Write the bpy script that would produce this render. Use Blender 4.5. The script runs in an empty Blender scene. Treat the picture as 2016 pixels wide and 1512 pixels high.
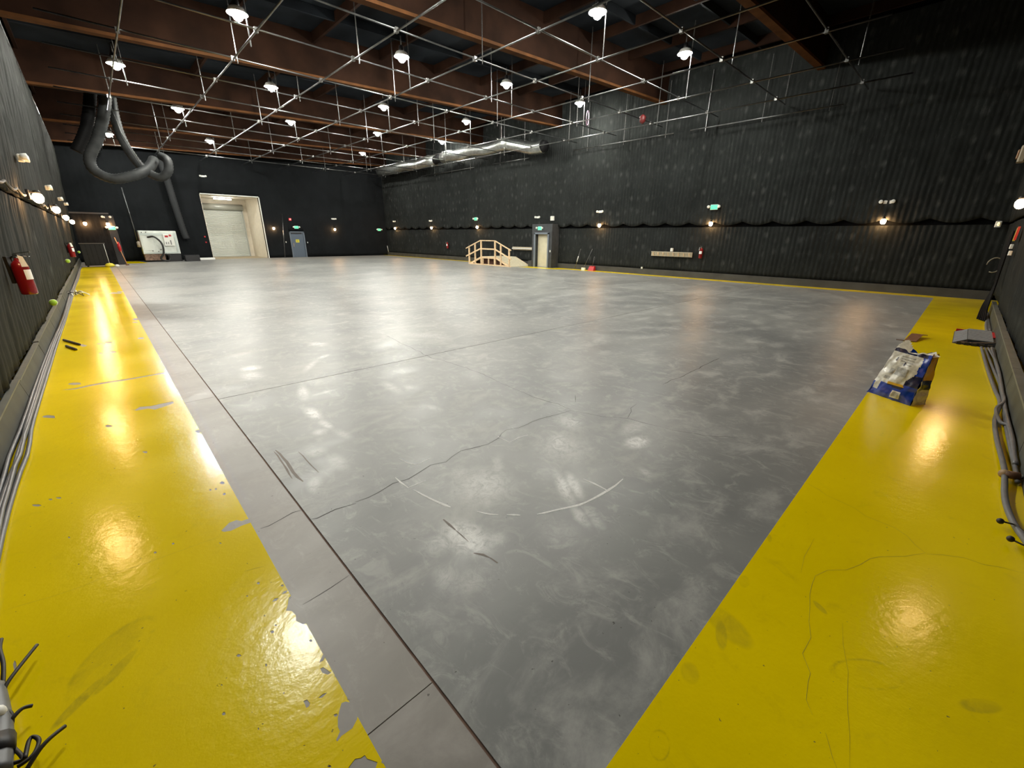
import bpy, bmesh, math, random
from mathutils import Vector, Matrix, noise
from mathutils.geometry import tessellate_polygon
random.seed(7)
S = bpy.context.scene
COL = S.collection
PI = math.pi
# ---------------------------------------------------------------- camera, world, exposure
cam_d = bpy.data.cameras.new('camera'); cam = bpy.data.objects.new('camera', cam_d); COL.objects.link(cam)
cam_d.sensor_width = 36.0; cam_d.sensor_fit = 'HORIZONTAL'; cam_d.lens = 14.609; cam_d.clip_start = .02; cam_d.clip_end = 200
_M = ((0.723982, -0.224313, 0.652329), (-0.689762, -0.247594, 0.680387), (0.008893, -0.94254, -0.333976))
cam.matrix_world = Matrix(((_M[0][0], -_M[0][1], -_M[0][2], 0), (_M[1][0], -_M[1][1], -_M[1][2], 0), (_M[2][0], -_M[2][1], -_M[2][2], 1.85), (0, 0, 0, 1)))
S.camera = cam
w = bpy.data.worlds.new('world'); S.world = w; w.use_nodes = True
w.node_tree.nodes['Background'].inputs[0].default_value = (.75, .85, 1, 1)
w.node_tree.nodes['Background'].inputs[1].default_value = .004
S.view_settings.view_transform = 'Standard'; S.view_settings.look = 'None'
S.view_settings.exposure = 0.0; S.view_settings.gamma = 1.0; S.view_settings.use_curve_mapping = False
BULB = 1250.0       # ceiling lamp strength
SCONCE = 200.0      # warm wall sconce strength
HALL = 40.0        # fitting that lights the passage behind the roller door

NOTCH = [[0.361, 2.191], [0.366, 2.169], [0.346, 2.148], [0.365, 2.104], [0.353, 2.081], [0.331, 2.072], [0.315, 2.032], [0.296, 1.996], [0.316, 1.972], [0.323, 1.933], [0.313, 1.895], [0.331, 1.851], [0.352, 1.844], [0.354, 1.824], [0.344, 1.801], [0.354, 1.781], [0.366, 1.788], [0.367, 1.759]]
HOLES = [[[0.319, 1.347], [0.334, 1.341], [0.36, 1.305], [0.362, 1.28], [0.34, 1.243], [0.312, 1.224], [0.269, 1.227], [0.25, 1.219], [0.248, 1.227], [0.271, 1.246], [0.272, 1.268], [0.285, 1.302], [0.3, 1.323]], [[0.245, 1.107], [0.261, 1.113], [0.276, 1.117], [0.292, 1.105], [0.307, 1.104], [0.308, 1.087], [0.331, 1.05], [0.316, 1.036], [0.288, 1.028], [0.248, 1.054]], [[0.318, 1.591], [0.34, 1.615], [0.366, 1.631], [0.357, 1.609], [0.333, 1.587]], [[0.309, 1.559], [0.322, 1.556], [0.331, 1.529], [0.338, 1.506], [0.323, 1.508], [0.309, 1.532]], [[0.206, 1.464], [0.219, 1.461], [0.223, 1.437], [0.215, 1.426], [0.205, 1.428], [0.206, 1.445]], [[0.255, 1.435], [0.276, 1.438], [0.291, 1.431], [0.269, 1.424]], [[0.312, 2.124], [0.326, 2.138], [0.345, 2.13], [0.331, 2.117]], [[0.259, 2.106], [0.275, 2.121], [0.292, 2.109], [0.278, 2.097]], [[0.213, 1.903], [0.21, 1.899], [0.203, 1.9], [0.201, 1.91], [0.2, 1.919], [0.208, 1.919], [0.214, 1.911]], [[0.067, 1.872], [0.062, 1.871], [0.054, 1.874], [0.048, 1.887], [0.053, 1.889], [0.057, 1.892], [0.063, 1.883]], [[-0.025, 1.773], [-0.03, 1.774], [-0.038, 1.778], [-0.045, 1.789], [-0.041, 1.79], [-0.036, 1.791], [-0.03, 1.784]], [[-0.042, 1.631], [-0.043, 1.627], [-0.049, 1.628], [-0.054, 1.638], [-0.051, 1.642], [-0.047, 1.644], [-0.042, 1.639]], [[0.339, 2.181], [0.335, 2.178], [0.33, 2.181], [0.325, 2.188], [0.33, 2.194], [0.333, 2.194], [0.338, 2.192]], [[0.289, 1.311], [0.284, 1.31], [0.278, 1.312], [0.277, 1.317], [0.277, 1.325], [0.284, 1.323], [0.289, 1.319]], [[0.332, 1.727], [0.331, 1.722], [0.325, 1.724], [0.322, 1.733], [0.324, 1.737], [0.329, 1.739], [0.334, 1.732]], [[0.352, 1.477], [0.35, 1.472], [0.345, 1.472], [0.343, 1.479], [0.347, 1.486], [0.351, 1.488], [0.355, 1.485]], [[0.246, 2.291], [0.244, 2.286], [0.237, 2.287], [0.234, 2.297], [0.235, 2.305], [0.242, 2.307], [0.248, 2.299]], [[0.352, 1.339], [0.349, 1.339], [0.345, 1.341], [0.342, 1.346], [0.345, 1.348], [0.348, 1.349], [0.351, 1.346]], [[0.351, 1.034], [0.349, 1.031], [0.343, 1.032], [0.341, 1.04], [0.345, 1.043], [0.349, 1.044], [0.352, 1.04]], [[0.14, 1.74], [0.136, 1.735], [0.134, 1.736], [0.134, 1.743], [0.134, 1.75], [0.138, 1.752], [0.14, 1.746]], [[0.175, 2.236], [0.174, 2.233], [0.17, 2.234], [0.169, 2.238], [0.169, 2.244], [0.173, 2.243], [0.176, 2.241]], [[0.234, 1.934], [0.232, 1.931], [0.229, 1.935], [0.227, 1.939], [0.227, 1.944], [0.231, 1.942], [0.234, 1.937]], [[0.155, 1.291], [0.153, 1.29], [0.151, 1.292], [0.149, 1.294], [0.15, 1.296], [0.152, 1.295], [0.153, 1.294]], [[0.06, 1.482], [0.058, 1.482], [0.056, 1.483], [0.055, 1.485], [0.055, 1.488], [0.057, 1.487], [0.059, 1.486]], [[0.042, 1.475], [0.041, 1.471], [0.039, 1.473], [0.038, 1.477], [0.039, 1.482], [0.041, 1.482], [0.043, 1.478]], [[0.202, 1.154], [0.197, 1.153], [0.194, 1.158], [0.19, 1.163], [0.193, 1.166], [0.196, 1.166], [0.2, 1.16]], [[0.183, 2.955], [0.239, 3.013], [0.281, 3.012], [0.305, 2.977], [0.351, 2.972], [0.357, 2.916], [0.293, 2.921], [0.23, 2.911], [0.193, 2.929]], [[-0.031, 1.777], [-0.032, 1.774], [-0.039, 1.779], [-0.046, 1.787], [-0.043, 1.792], [-0.038, 1.79], [-0.03, 1.784]], [[-0.146, 2.988], [-0.15, 2.984], [-0.157, 2.984], [-0.162, 2.997], [-0.159, 3.004], [-0.155, 3.009], [-0.15, 3.003]], [[-0.056, 3.01], [-0.061, 3.009], [-0.067, 3.007], [-0.069, 3.018], [-0.069, 3.026], [-0.064, 3.03], [-0.059, 3.024]], [[-0.535, 3.535], [-0.538, 3.527], [-0.542, 3.532], [-0.544, 3.54], [-0.546, 3.552], [-0.542, 3.553], [-0.538, 3.545]], [[-0.682, 2.51], [-0.682, 2.488], [-0.686, 2.479], [-0.691, 2.507], [-0.695, 2.533], [-0.692, 2.555], [-0.686, 2.536]], [[0.159, 2.816], [0.157, 2.81], [0.152, 2.816], [0.147, 2.824], [0.151, 2.829], [0.154, 2.829], [0.158, 2.823]], [[-0.125, 6.026], [-0.084, 5.957], [-0.039, 6.036], [0.05, 5.983], [0.145, 5.991], [0.253, 5.991], [0.253, 5.917], [0.164, 5.855], [0.078, 5.819], [0.024, 5.905], [-0.076, 5.923]], [[-0.274, 5.562], [-0.295, 5.553], [-0.316, 5.561], [-0.333, 5.605], [-0.33, 5.628], [-0.315, 5.641], [-0.294, 5.605]], [[-0.072, 4.638], [-0.079, 4.617], [-0.093, 4.635], [-0.1, 4.652], [-0.106, 4.684], [-0.089, 4.678], [-0.074, 4.659]], [[-0.717, 7.378], [-0.581, 7.353], [-0.453, 7.404], [-0.297, 7.417], [-0.064, 7.395], [0.312, 7.409], [0.309, 7.376], [-0.067, 7.332], [-0.298, 7.343], [-0.453, 7.331], [-0.58, 7.294]], [[-0.715, 6.284], [-0.714, 6.227], [-0.765, 6.282], [-0.815, 6.353], [-0.804, 6.397], [-0.773, 6.392], [-0.722, 6.326]], [[-0.532, 7.537], [-0.534, 7.502], [-0.595, 7.529], [-0.656, 7.617], [-0.639, 7.654], [-0.602, 7.656], [-0.541, 7.605]], [[-0.694, 4.146], [-0.71, 4.142], [-0.727, 4.16], [-0.738, 4.176], [-0.745, 4.205], [-0.728, 4.195], [-0.71, 4.179]], [[-0.642, 4.195], [-0.648, 4.188], [-0.656, 4.195], [-0.66, 4.203], [-0.665, 4.223], [-0.656, 4.219], [-0.648, 4.213]], [[-0.597, 4.179], [-0.601, 4.168], [-0.614, 4.183], [-0.621, 4.194], [-0.628, 4.215], [-0.614, 4.206], [-0.6, 4.193]], [[0.371, 4.803], [0.345, 4.798], [0.322, 4.798], [0.311, 4.841], [0.312, 4.872], [0.335, 4.885], [0.354, 4.854]], [[0.322, 3.601], [0.316, 3.587], [0.303, 3.592], [0.292, 3.621], [0.301, 3.63], [0.31, 3.641], [0.32, 3.62]], [[0.296, 3.419], [0.292, 3.412], [0.283, 3.41], [0.277, 3.428], [0.283, 3.437], [0.289, 3.445], [0.295, 3.438]], [[0.228, 3.556], [0.222, 3.55], [0.219, 3.554], [0.216, 3.56], [0.218, 3.571], [0.221, 3.572], [0.225, 3.569]], [[0.26, 3.539], [0.256, 3.535], [0.251, 3.534], [0.248, 3.543], [0.252, 3.552], [0.255, 3.557], [0.259, 3.554]], [[0.275, 10.252], [0.272, 10.197], [0.226, 10.198], [0.188, 10.276], [0.202, 10.352], [0.235, 10.373], [0.279, 10.345]], [[-0.162, 10.198], [-0.168, 10.123], [-0.216, 10.179], [-0.264, 10.249], [-0.245, 10.32], [-0.217, 10.322], [-0.17, 10.267]], [[-0.25, 10.147], [-0.284, 10.137], [-0.324, 10.177], [-0.363, 10.223], [-0.35, 10.261], [-0.326, 10.251], [-0.287, 10.217]], [[-0.479, 10.186], [-0.514, 10.109], [-0.547, 10.132], [-0.571, 10.23], [-0.579, 10.33], [-0.548, 10.379], [-0.513, 10.285]], [[-0.131, 9.3], [-0.161, 9.255], [-0.187, 9.291], [-0.208, 9.337], [-0.207, 9.409], [-0.184, 9.415], [-0.158, 9.373]], [[-0.293, 9.335], [-0.31, 9.313], [-0.328, 9.335], [-0.345, 9.363], [-0.339, 9.398], [-0.328, 9.399], [-0.311, 9.38]], [[0.303, 18.784], [0.24, 18.602], [0.121, 18.74], [-0.008, 18.923], [0.06, 19.128], [0.12, 19.153], [0.235, 19.027]], [[0.348, 19.157], [0.293, 19.041], [0.238, 19.093], [0.209, 19.167], [0.19, 19.39], [0.253, 19.39], [0.313, 19.353]], [[0.351, 12.688], [0.344, 12.599], [0.287, 12.566], [0.24, 12.704], [0.263, 12.818], [0.301, 12.892], [0.353, 12.845]], [[0.325, 12.241], [0.284, 12.223], [0.249, 12.247], [0.223, 12.29], [0.223, 12.363], [0.255, 12.357], [0.292, 12.336]]]
CRACKS = [[0.012, [[0.963, 2.652], [1.143, 2.655], [1.288, 2.689], [1.409, 2.665], [1.533, 2.707], [1.66, 2.721], [1.792, 2.686], [1.885, 2.725], [2.003, 2.748], [2.12, 2.719], [2.271, 2.68], [2.428, 2.728], [2.608, 2.791], [2.735, 2.746], [2.946, 2.754], [3.153, 2.724], [3.329, 2.701], [3.484, 2.676], [3.559, 2.52], [3.604, 2.31], [3.772, 2.113], [3.798, 1.946], [3.832, 1.764]]], [0.012, [[0.962, 2.65], [0.822, 2.673], [0.694, 2.66], [0.657, 2.679]]], [0.011, [[0.378, 2.816], [0.427, 2.812], [0.504, 2.817], [0.589, 2.84], [0.646, 2.827]]], [0.007, [[3.829, 1.763], [3.881, 1.569], [3.98, 1.354], [4.158, 1.13]]], [0.012, [[3.523, 3.893], [3.494, 3.382], [3.482, 3.116], [3.521, 2.886], [3.507, 2.684]]], [0.012, [[3.53, 3.899], [3.586, 4.348], [3.595, 4.835], [3.582, 5.21], [3.517, 5.538], [3.587, 6.112], [3.647, 6.731], [3.758, 7.517]]], [0.012, [[3.724, 2.79], [3.917, 2.933]]], [0.012, [[3.771, 2.111], [4.061, 2.23], [4.217, 2.276]]], [0.014, [[5.1, 2.395], [5.357, 2.416], [5.665, 2.379], [6.388, 2.395], [7.013, 2.409]]], [0.006, [[3.712, 0.45], [3.679, 0.353], [3.644, 0.291]]], [0.005, [[3.644, 0.291], [3.595, 0.117], [3.534, 0.045], [3.52, -0.113], [3.472, -0.184], [3.401, -0.233], [3.343, -0.283]]], [0.006, [[3.343, -0.283], [3.402, -0.356], [3.463, -0.452], [3.468, -0.528], [3.523, -0.602], [3.537, -0.694]]], [0.005, [[3.343, -0.283], [3.214, -0.194], [3.082, -0.091], [3.022, -0.045], [2.92, -0.016], [2.806, 0.042], [2.712, 0.101], [2.608, 0.14], [2.516, 0.148], [2.426, 0.147], [2.222, 0.106], [2.119, 0.081], [1.995, 0.07], [1.905, 0.038], [1.855, 0.03], [1.765, -0.001], [1.709, -0.027]]], [0.005, [[1.664, -0.063], [1.621, -0.081], [1.58, -0.103], [1.554, -0.128]]], [0.004, [[2.989, 0.237], [2.745, 0.244], [2.577, 0.216]]], [0.003, [[2.34, -0.023], [2.191, -0.051], [2.043, -0.092], [1.845, -0.126], [1.597, -0.169]]], [0.003, [[-0.779, 2.992], [-0.685, 2.972], [-0.475, 2.937], [-0.363, 2.945], [-0.225, 2.919], [-0.026, 2.903], [0.158, 2.896]]], [0.006, [[0.204, 2.446], [0.249, 2.424], [0.291, 2.408]]], [0.006, [[0.371, 1.973], [0.451, 1.978], [0.528, 1.984], [0.64, 2.006]]]]
CHALK = [[0.016, [[1.342, 2.758], [1.34, 2.664], [1.345, 2.556]]], [0.013, [[1.348, 2.561], [1.413, 2.558], [1.499, 2.552]]], [0.016, [[1.36, 2.514], [1.379, 2.395], [1.4, 2.284], [1.429, 2.17], [1.442, 2.133]]], [0.012, [[1.548, 1.969], [1.573, 1.915], [1.596, 1.876], [1.638, 1.834]]], [0.016, [[1.68, 1.793], [1.718, 1.756], [1.748, 1.725]]], [0.016, [[1.84, 1.651], [1.89, 1.625], [1.969, 1.594], [2.057, 1.554], [2.147, 1.514], [2.218, 1.499], [2.331, 1.485], [2.458, 1.476], [2.564, 1.477], [2.688, 1.486]]], [0.016, [[2.453, 1.707], [2.458, 1.604], [2.455, 1.481]]], [0.013, [[2.446, 2.742], [2.445, 2.574]]], [0.012, [[2.45, 2.578], [2.58, 2.588], [2.69, 2.567]]], [0.012, [[1.52, 3.008], [1.538, 2.885], [1.58, 2.808]]], [0.01, [[1.58, 2.808], [1.671, 2.832], [1.732, 2.83]]]]
SMEAR = [[1.793, 2.184, 0.304, 0.22, -2.326, 0.5], [1.761, 2.439, 0.139, 0.08, -2.261, 0.3], [2.056, 2.31, 0.244, 0.05, -2.352, 0.3], [2.241, 1.74, 0.231, 0.05, -2.191, 0.8], [2.324, 1.7, 0.203, 0.045, -2.177, 0.8], [2.046, 1.426, 0.14, 0.04, -2.02, 0.5], [2.11, 1.358, 0.164, 0.04, -2.055, 0.35], [2.766, 2.225, 0.144, 0.22, -0.744, 0.5], [3.238, 2.486, 0.148, 0.18, -0.48, 0.45], [2.735, 2.166, 0.335, 0.25, -2.592, 0.35], [3.353, 1.749, 0.106, 0.14, -1.574, 1.0], [3.611, 1.944, 0.103, 0.2, -1.522, 0.35], [2.916, 1.413, 0.086, 0.04, -2.031, 0.4], [1.328, 1.802, 0.22, 0.12, -1.557, 0.9], [1.208, 1.858, 0.105, 0.15, -1.808, 0.4], [1.025, 1.613, 0.13, 0.06, -1.982, 0.3], [1.371, 1.705, 0.098, 0.14, -1.959, 0.4], [1.111, 1.506, 0.099, 0.12, -1.738, 0.3], [1.812, 1.426, 0.182, 0.12, -1.471, 0.2], [1.465, 5.276, 0.326, 0.06, -1.838, 0.7], [1.323, 4.539, 0.22, 0.06, -1.594, 1.1], [1.321, 4.165, 0.154, 0.04, -1.547, 0.7], [1.351, 3.839, 0.174, 0.05, -1.417, 0.35], [1.94, 6.399, 0.351, 0.05, 0.972, 0.5], [2.278, 6.775, 0.164, 0.05, 0.55, 0.5], [1.649, 5.111, 0.194, 0.03, 0.116, 0.35], [1.255, 6.838, 0.158, 0.12, -1.223, 0.8], [1.173, 6.447, 0.264, 0.12, -1.593, 0.5], [1.319, 7.786, 0.244, 0.1, 0.127, 0.3], [1.209, 4.024, 0.081, 0.07, -1.175, 0.6], [1.036, 3.618, 0.1, 0.08, -0.312, 0.4], [1.104, 3.325, 0.205, 0.06, -1.593, 0.35], [0.83, 3.096, 0.06, 0.1, -0.385, 0.4], [2.368, 4.748, 0.327, 0.07, -1.648, 0.35], [2.54, 4.578, 0.115, 0.06, -1.582, 0.35], [2.375, 3.804, 0.176, 0.05, -1.271, 0.3], [2.514, 7.668, 0.21, 0.12, -1.286, 0.5], [4.332, 6.956, 0.513, 0.2, -1.12, 0.25]]
CABR = [[[11.2, -0.576], [9.361, -0.63], [8.103, -0.675], [7.356, -0.695], [6.659, -0.643], [5.955, -0.641], [5.15, -0.656], [4.556, -0.646], [4.154, -0.673], [3.784, -0.725], [3.457, -0.772]], [[11.257, -0.627], [9.611, -0.682], [8.179, -0.744], [7.438, -0.771], [6.55, -0.717], [5.804, -0.712], [5.263, -0.761], [4.936, -0.817]], [[11.3, -0.665], [9.878, -0.741], [8.663, -0.778], [7.689, -0.78], [6.805, -0.777], [6.302, -0.811], [5.743, -0.851]], [[11.234, -0.701], [9.576, -0.755], [8.246, -0.804], [7.42, -0.754], [7.043, -0.656], [6.539, -0.673], [6.394, -0.771], [6.049, -0.869]], [[11.269, -0.733], [10.265, -0.785], [8.984, -0.773], [7.484, -0.813], [6.78, -0.754], [5.939, -0.768], [5.553, -0.799], [5.304, -0.853]], [[6.756, -0.768], [7.526, -0.85], [8.155, -0.922], [8.788, -1.031]]]
CABN = [[[13.547, -0.714], [14.715, -0.717], [15.965, -0.788], [17.145, -0.838]], [[13.435, -0.683], [14.505, -0.69], [15.934, -0.762], [17.372, -0.824]], [[13.521, -0.758], [14.753, -0.75], [15.783, -0.811], [16.924, -0.852]]]
TIEC = [[[4.067, -0.603], [4.076, -0.641], [4.074, -0.675], [3.993, -0.711]], [[3.847, -0.641], [3.83, -0.67], [3.814, -0.705]]]
CONN = [[4.978, -0.649], [4.999, -0.751]]
RODS = [[[-0.788, 10.913], [-0.69, 10.622], [-0.576, 10.275]], [[-0.737, 10.276], [-0.613, 9.847]]]
CARDX = [[11.147, 0.412], [11.0, 0.32], [11.495, 0.22], [11.981, 0.149], [11.534, 0.185], [11.004, 0.262]]
CARDP = [[11.038, 0.396], [11.046, 0.28], [11.619, 0.227], [11.762, 0.16]]
BTIE = [[[-0.694, 2.281], [-0.679, 2.328], [-0.653, 2.393], [-0.607, 2.523]], [[-0.661, 2.101], [-0.645, 2.116], [-0.621, 2.143], [-0.598, 2.151]], [[-0.593, 1.855], [-0.561, 1.892], [-0.534, 1.92], [-0.499, 1.956]], [[-0.731, 2.682], [-0.722, 2.587], [-0.7, 2.469], [-0.694, 2.343], [-0.696, 2.248]], [[-0.681, 2.182], [-0.671, 2.18], [-0.652, 2.152], [-0.649, 2.114], [-0.662, 2.088]]]
BLOOP = [[-0.599, 1.903], [-0.594, 1.976], [-0.582, 1.983], [-0.567, 1.95], [-0.575, 1.908], [-0.592, 1.89], [-0.616, 1.884]]
BLOOP2 = [[-0.644, 1.924], [-0.606, 1.91], [-0.63, 1.976], [-0.653, 2.027]]
BTUBE = [[-0.719, 2.348], [-0.684, 2.156], [-0.671, 2.048], [-0.66, 1.889]]
DEBRIS = [[-0.765, 18.71]]
PSTAIN = [[1.894, 0.378, 0.15, 0.085, 1.2, 0.32], [1.815, 0.378, 0.1, 0.03, 0.4, 0.4], [1.513, 0.4, 0.06, 0.045, 0.4, 0.3], [2.368, 0.08, 0.05, 0.02, 0.9, 0.45], [2.262, 0.422, 0.06, 0.03, 0.2, 0.3], [-0.378, 2.3, 0.2, 0.1, 0.9, 0.2], [-0.475, 2.102, 0.12, 0.028, 0.75, 0.55], [-0.356, 2.173, 0.12, 0.03, 0.8, 0.4], [2.774, 0.439, 0.05, 0.015, 0.3, 0.3], [2.271, -0.507, 0.1, 0.035, 2.4, 0.35]]
PRING = [[2.096, -0.155, 0.17, 0.075, -0.75, 0.8], [1.149, 0.355, 0.06, 0.04, 0.3, 0.5], [-0.361, 2.277, 0.22, 0.12, 0.9, 0.4]]
STREAK = [[0.03, [[1.324, 2.056], [1.321, 1.982], [1.319, 1.91]]], [0.012, [[1.319, 1.91], [1.317, 1.84], [1.316, 1.759]]], [0.02, [[1.271, 1.656], [1.302, 1.606], [1.319, 1.555]]], [0.03, [[1.319, 1.555], [1.326, 1.493]]], [0.03, [[0.779, 3.912], [0.78, 3.616], [0.767, 3.396], [0.78, 3.201]]], [0.02, [[0.76, 3.89], [0.746, 3.58], [0.733, 3.304]]], [0.015, [[0.92, 3.743], [0.915, 3.424], [0.917, 3.257]]]]
CREV = [[0.9, [[13.433, 34.22], [14.036, 28.975], [14.338, 22.01], [14.174, 13.438], [14.618, 9.877], [14.973, 7.035], [15.763, 2.967]]]]


# ---------------------------------------------------------------- materials
def mat(name, col=(.5,.5,.5), rough=.6, metal=0., emit=None, es=0., noise_amt=0., nscale=6., bump=0., bscale=40., spec=.5, coat=0.):
    m = bpy.data.materials.new(name); m.use_nodes = True
    nt = m.node_tree; b = nt.nodes['Principled BSDF']
    b.inputs['Base Color'].default_value = (*col, 1); b.inputs['Roughness'].default_value = rough
    b.inputs['Metallic'].default_value = metal; b.inputs['Specular IOR Level'].default_value = spec
    b.inputs['Coat Weight'].default_value = coat
    if emit: b.inputs['Emission Color'].default_value = (*emit, 1); b.inputs['Emission Strength'].default_value = es
    if noise_amt:
        g = nt.nodes.new('ShaderNodeNewGeometry'); n = nt.nodes.new('ShaderNodeTexNoise'); n.inputs['Scale'].default_value = nscale; n.inputs['Detail'].default_value = 6
        nt.links.new(g.outputs['Position'], n.inputs['Vector'])
        r = nt.nodes.new('ShaderNodeMapRange'); r.inputs[1].default_value = .3; r.inputs[2].default_value = .7
        r.inputs[3].default_value = 1-noise_amt; r.inputs[4].default_value = 1+noise_amt
        nt.links.new(n.outputs['Fac'], r.inputs[0])
        v = nt.nodes.new('ShaderNodeVectorMath'); v.operation = 'SCALE'; v.inputs[0].default_value = col
        nt.links.new(r.outputs[0], v.inputs['Scale']); nt.links.new(v.outputs[0], b.inputs['Base Color'])
    if bump:
        g = nt.nodes.new('ShaderNodeNewGeometry'); n = nt.nodes.new('ShaderNodeTexNoise'); n.inputs['Scale'].default_value = bscale; n.inputs['Detail'].default_value = 4
        nt.links.new(g.outputs['Position'], n.inputs['Vector'])
        k = nt.nodes.new('ShaderNodeBump'); k.inputs['Strength'].default_value = bump; k.inputs['Distance'].default_value = .02
        nt.links.new(n.outputs['Fac'], k.inputs['Height']); nt.links.new(k.outputs[0], b.inputs['Normal'])
    return m

class NT:
    "tiny node-graph helper"
    def __init__(s, m): s.t = m.node_tree; s.b = s.t.nodes['Principled BSDF']
    def n(s, typ, **kw):
        o = s.t.nodes.new(typ)
        for k, v in kw.items(): setattr(o, k, v)
        return o
    def l(s, a, b): s.t.links.new(a, b)
    def pos(s): return s.n('ShaderNodeNewGeometry').outputs['Position']
    def scaled(s, src, sc, loc=(0,0,0), rot=(0,0,0)):
        m = s.n('ShaderNodeMapping'); m.inputs['Scale'].default_value = sc; m.inputs['Location'].default_value = loc; m.inputs['Rotation'].default_value = rot
        s.l(src, m.inputs[0]); return m.outputs[0]
    def noise(s, vec, scale, detail=5, rough=.55, dist=0.):
        o = s.n('ShaderNodeTexNoise'); o.inputs['Scale'].default_value = scale; o.inputs['Detail'].default_value = detail
        o.inputs['Roughness'].default_value = rough; o.inputs['Distortion'].default_value = dist
        s.l(vec, o.inputs['Vector']); return o.outputs['Fac']
    def rng(s, v, a, b, c, d, smooth=False):
        o = s.n('ShaderNodeMapRange'); o.inputs[1].default_value = a; o.inputs[2].default_value = b; o.inputs[3].default_value = c; o.inputs[4].default_value = d
        if smooth: o.interpolation_type = 'SMOOTHSTEP'
        s.l(v, o.inputs[0]); return o.outputs[0]
    def m(s, op, a, b=None):
        o = s.n('ShaderNodeMath'); o.operation = op
        for i, x in enumerate((a, b)):
            if x is None: continue
            if isinstance(x, (int, float)): o.inputs[i].default_value = x
            else: s.l(x, o.inputs[i])
        return o.outputs[0]
    def mix(s, f, a, b):
        o = s.n('ShaderNodeMix', data_type='RGBA')
        if isinstance(f, (int, float)): o.inputs[0].default_value = f
        else: s.l(f, o.inputs[0])
        for i, x in ((6, a), (7, b)):
            if isinstance(x, tuple): o.inputs[i].default_value = (*x, 1)
            else: s.l(x, o.inputs[i])
        return o.outputs[2]
    def bump(s, h, st, d=.01):
        k = s.n('ShaderNodeBump'); k.inputs['Strength'].default_value = st; k.inputs['Distance'].default_value = d
        s.l(h, k.inputs['Height']); s.l(k.outputs[0], s.b.inputs['Normal'])
    def shape(s, pos, c, rad, ang):
        "0 at the middle of an ellipse on the floor, 1 on its rim"
        m = s.n('ShaderNodeMapping', vector_type='TEXTURE'); m.inputs['Location'].default_value = (c[0], c[1], 0)
        m.inputs['Rotation'].default_value = (0, 0, ang); m.inputs['Scale'].default_value = (rad[0], rad[1], 1000)
        s.l(pos, m.inputs[0]); v = s.n('ShaderNodeVectorMath', operation='LENGTH'); s.l(m.outputs[0], v.inputs[0]); return v.outputs['Value']

def concrete(name, base, lite, dark, smears=()):
    m = mat(name, base, .35); g = NT(m); p = g.pos()
    n1 = g.noise(g.scaled(p, (.55, .8, 1)), .55, 7, .6, .6)
    n2 = g.noise(g.scaled(p, (1, 1.6, 1), (3, 7, 0)), 1.6, 8, .65, .4)
    n3 = g.noise(p, 14, 5, .7); n4 = g.noise(g.scaled(p, (1.6, 1, 1), (9, 2, 0), (0, 0, .5)), 4.2, 9, .72, 1.1)
    c = g.mix(g.rng(n1, .35, .66, 0, 1, True), dark, base)
    c = g.mix(g.rng(n2, .48, .72, 0, .75, True), c, lite)
    c = g.mix(g.rng(n2, .42, .25, 0, .45, True), c, dark)
    c = g.mix(g.rng(n4, .5, .68, 0, .5, True), c, lite); c = g.mix(g.rng(n4, .42, .3, 0, .35, True), c, dark)
    c = g.mix(g.rng(n3, .3, .75, 0, .14), c, dark)
    sp = g.noise(p, 34, 2, .5); c = g.mix(g.rng(sp, .735, .76, 0, .7), c, (.04, .035, .03))
    if smears:
        tot = None
        for cx, cy, ln, wd, an, st in smears:
            d = g.shape(p, (cx, cy), (ln*1.3, max(wd, .035)*1.6), an); v = g.rng(d, 1.0, .1, 0, st, True)
            tot = v if tot is None else g.m('MAXIMUM', tot, v)
        wear = g.rng(g.noise(g.scaled(p, (1, 1, 1)), 10, 10, .82, 1.4), .38, .56, .12, 1.0)
        c = g.mix(g.m('MINIMUM', g.m('MULTIPLY', g.m('MULTIPLY', tot, wear), 1.15), .92), c, (.80, .80, .78))
    g.l(c, g.b.inputs['Base Color'])
    g.l(g.rng(n2, .3, .7, .33, .50), g.b.inputs['Roughness']); g.b.inputs['Specular IOR Level'].default_value = .45
    g.bump(g.m('ADD', g.m('MULTIPLY', n3, .6), n2), .10, .006)
    return m
CONC = concrete('polished_concrete', (.300, .302, .29), (.46, .46, .435), (.205, .21, .208), SMEAR)
CURB = concrete('border_concrete', (.335, .31, .28), (.40, .375, .345), (.26, .24, .22))
BASE = mat('joint_filler', (.17, .10, .07), .8, noise_amt=.4)

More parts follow.
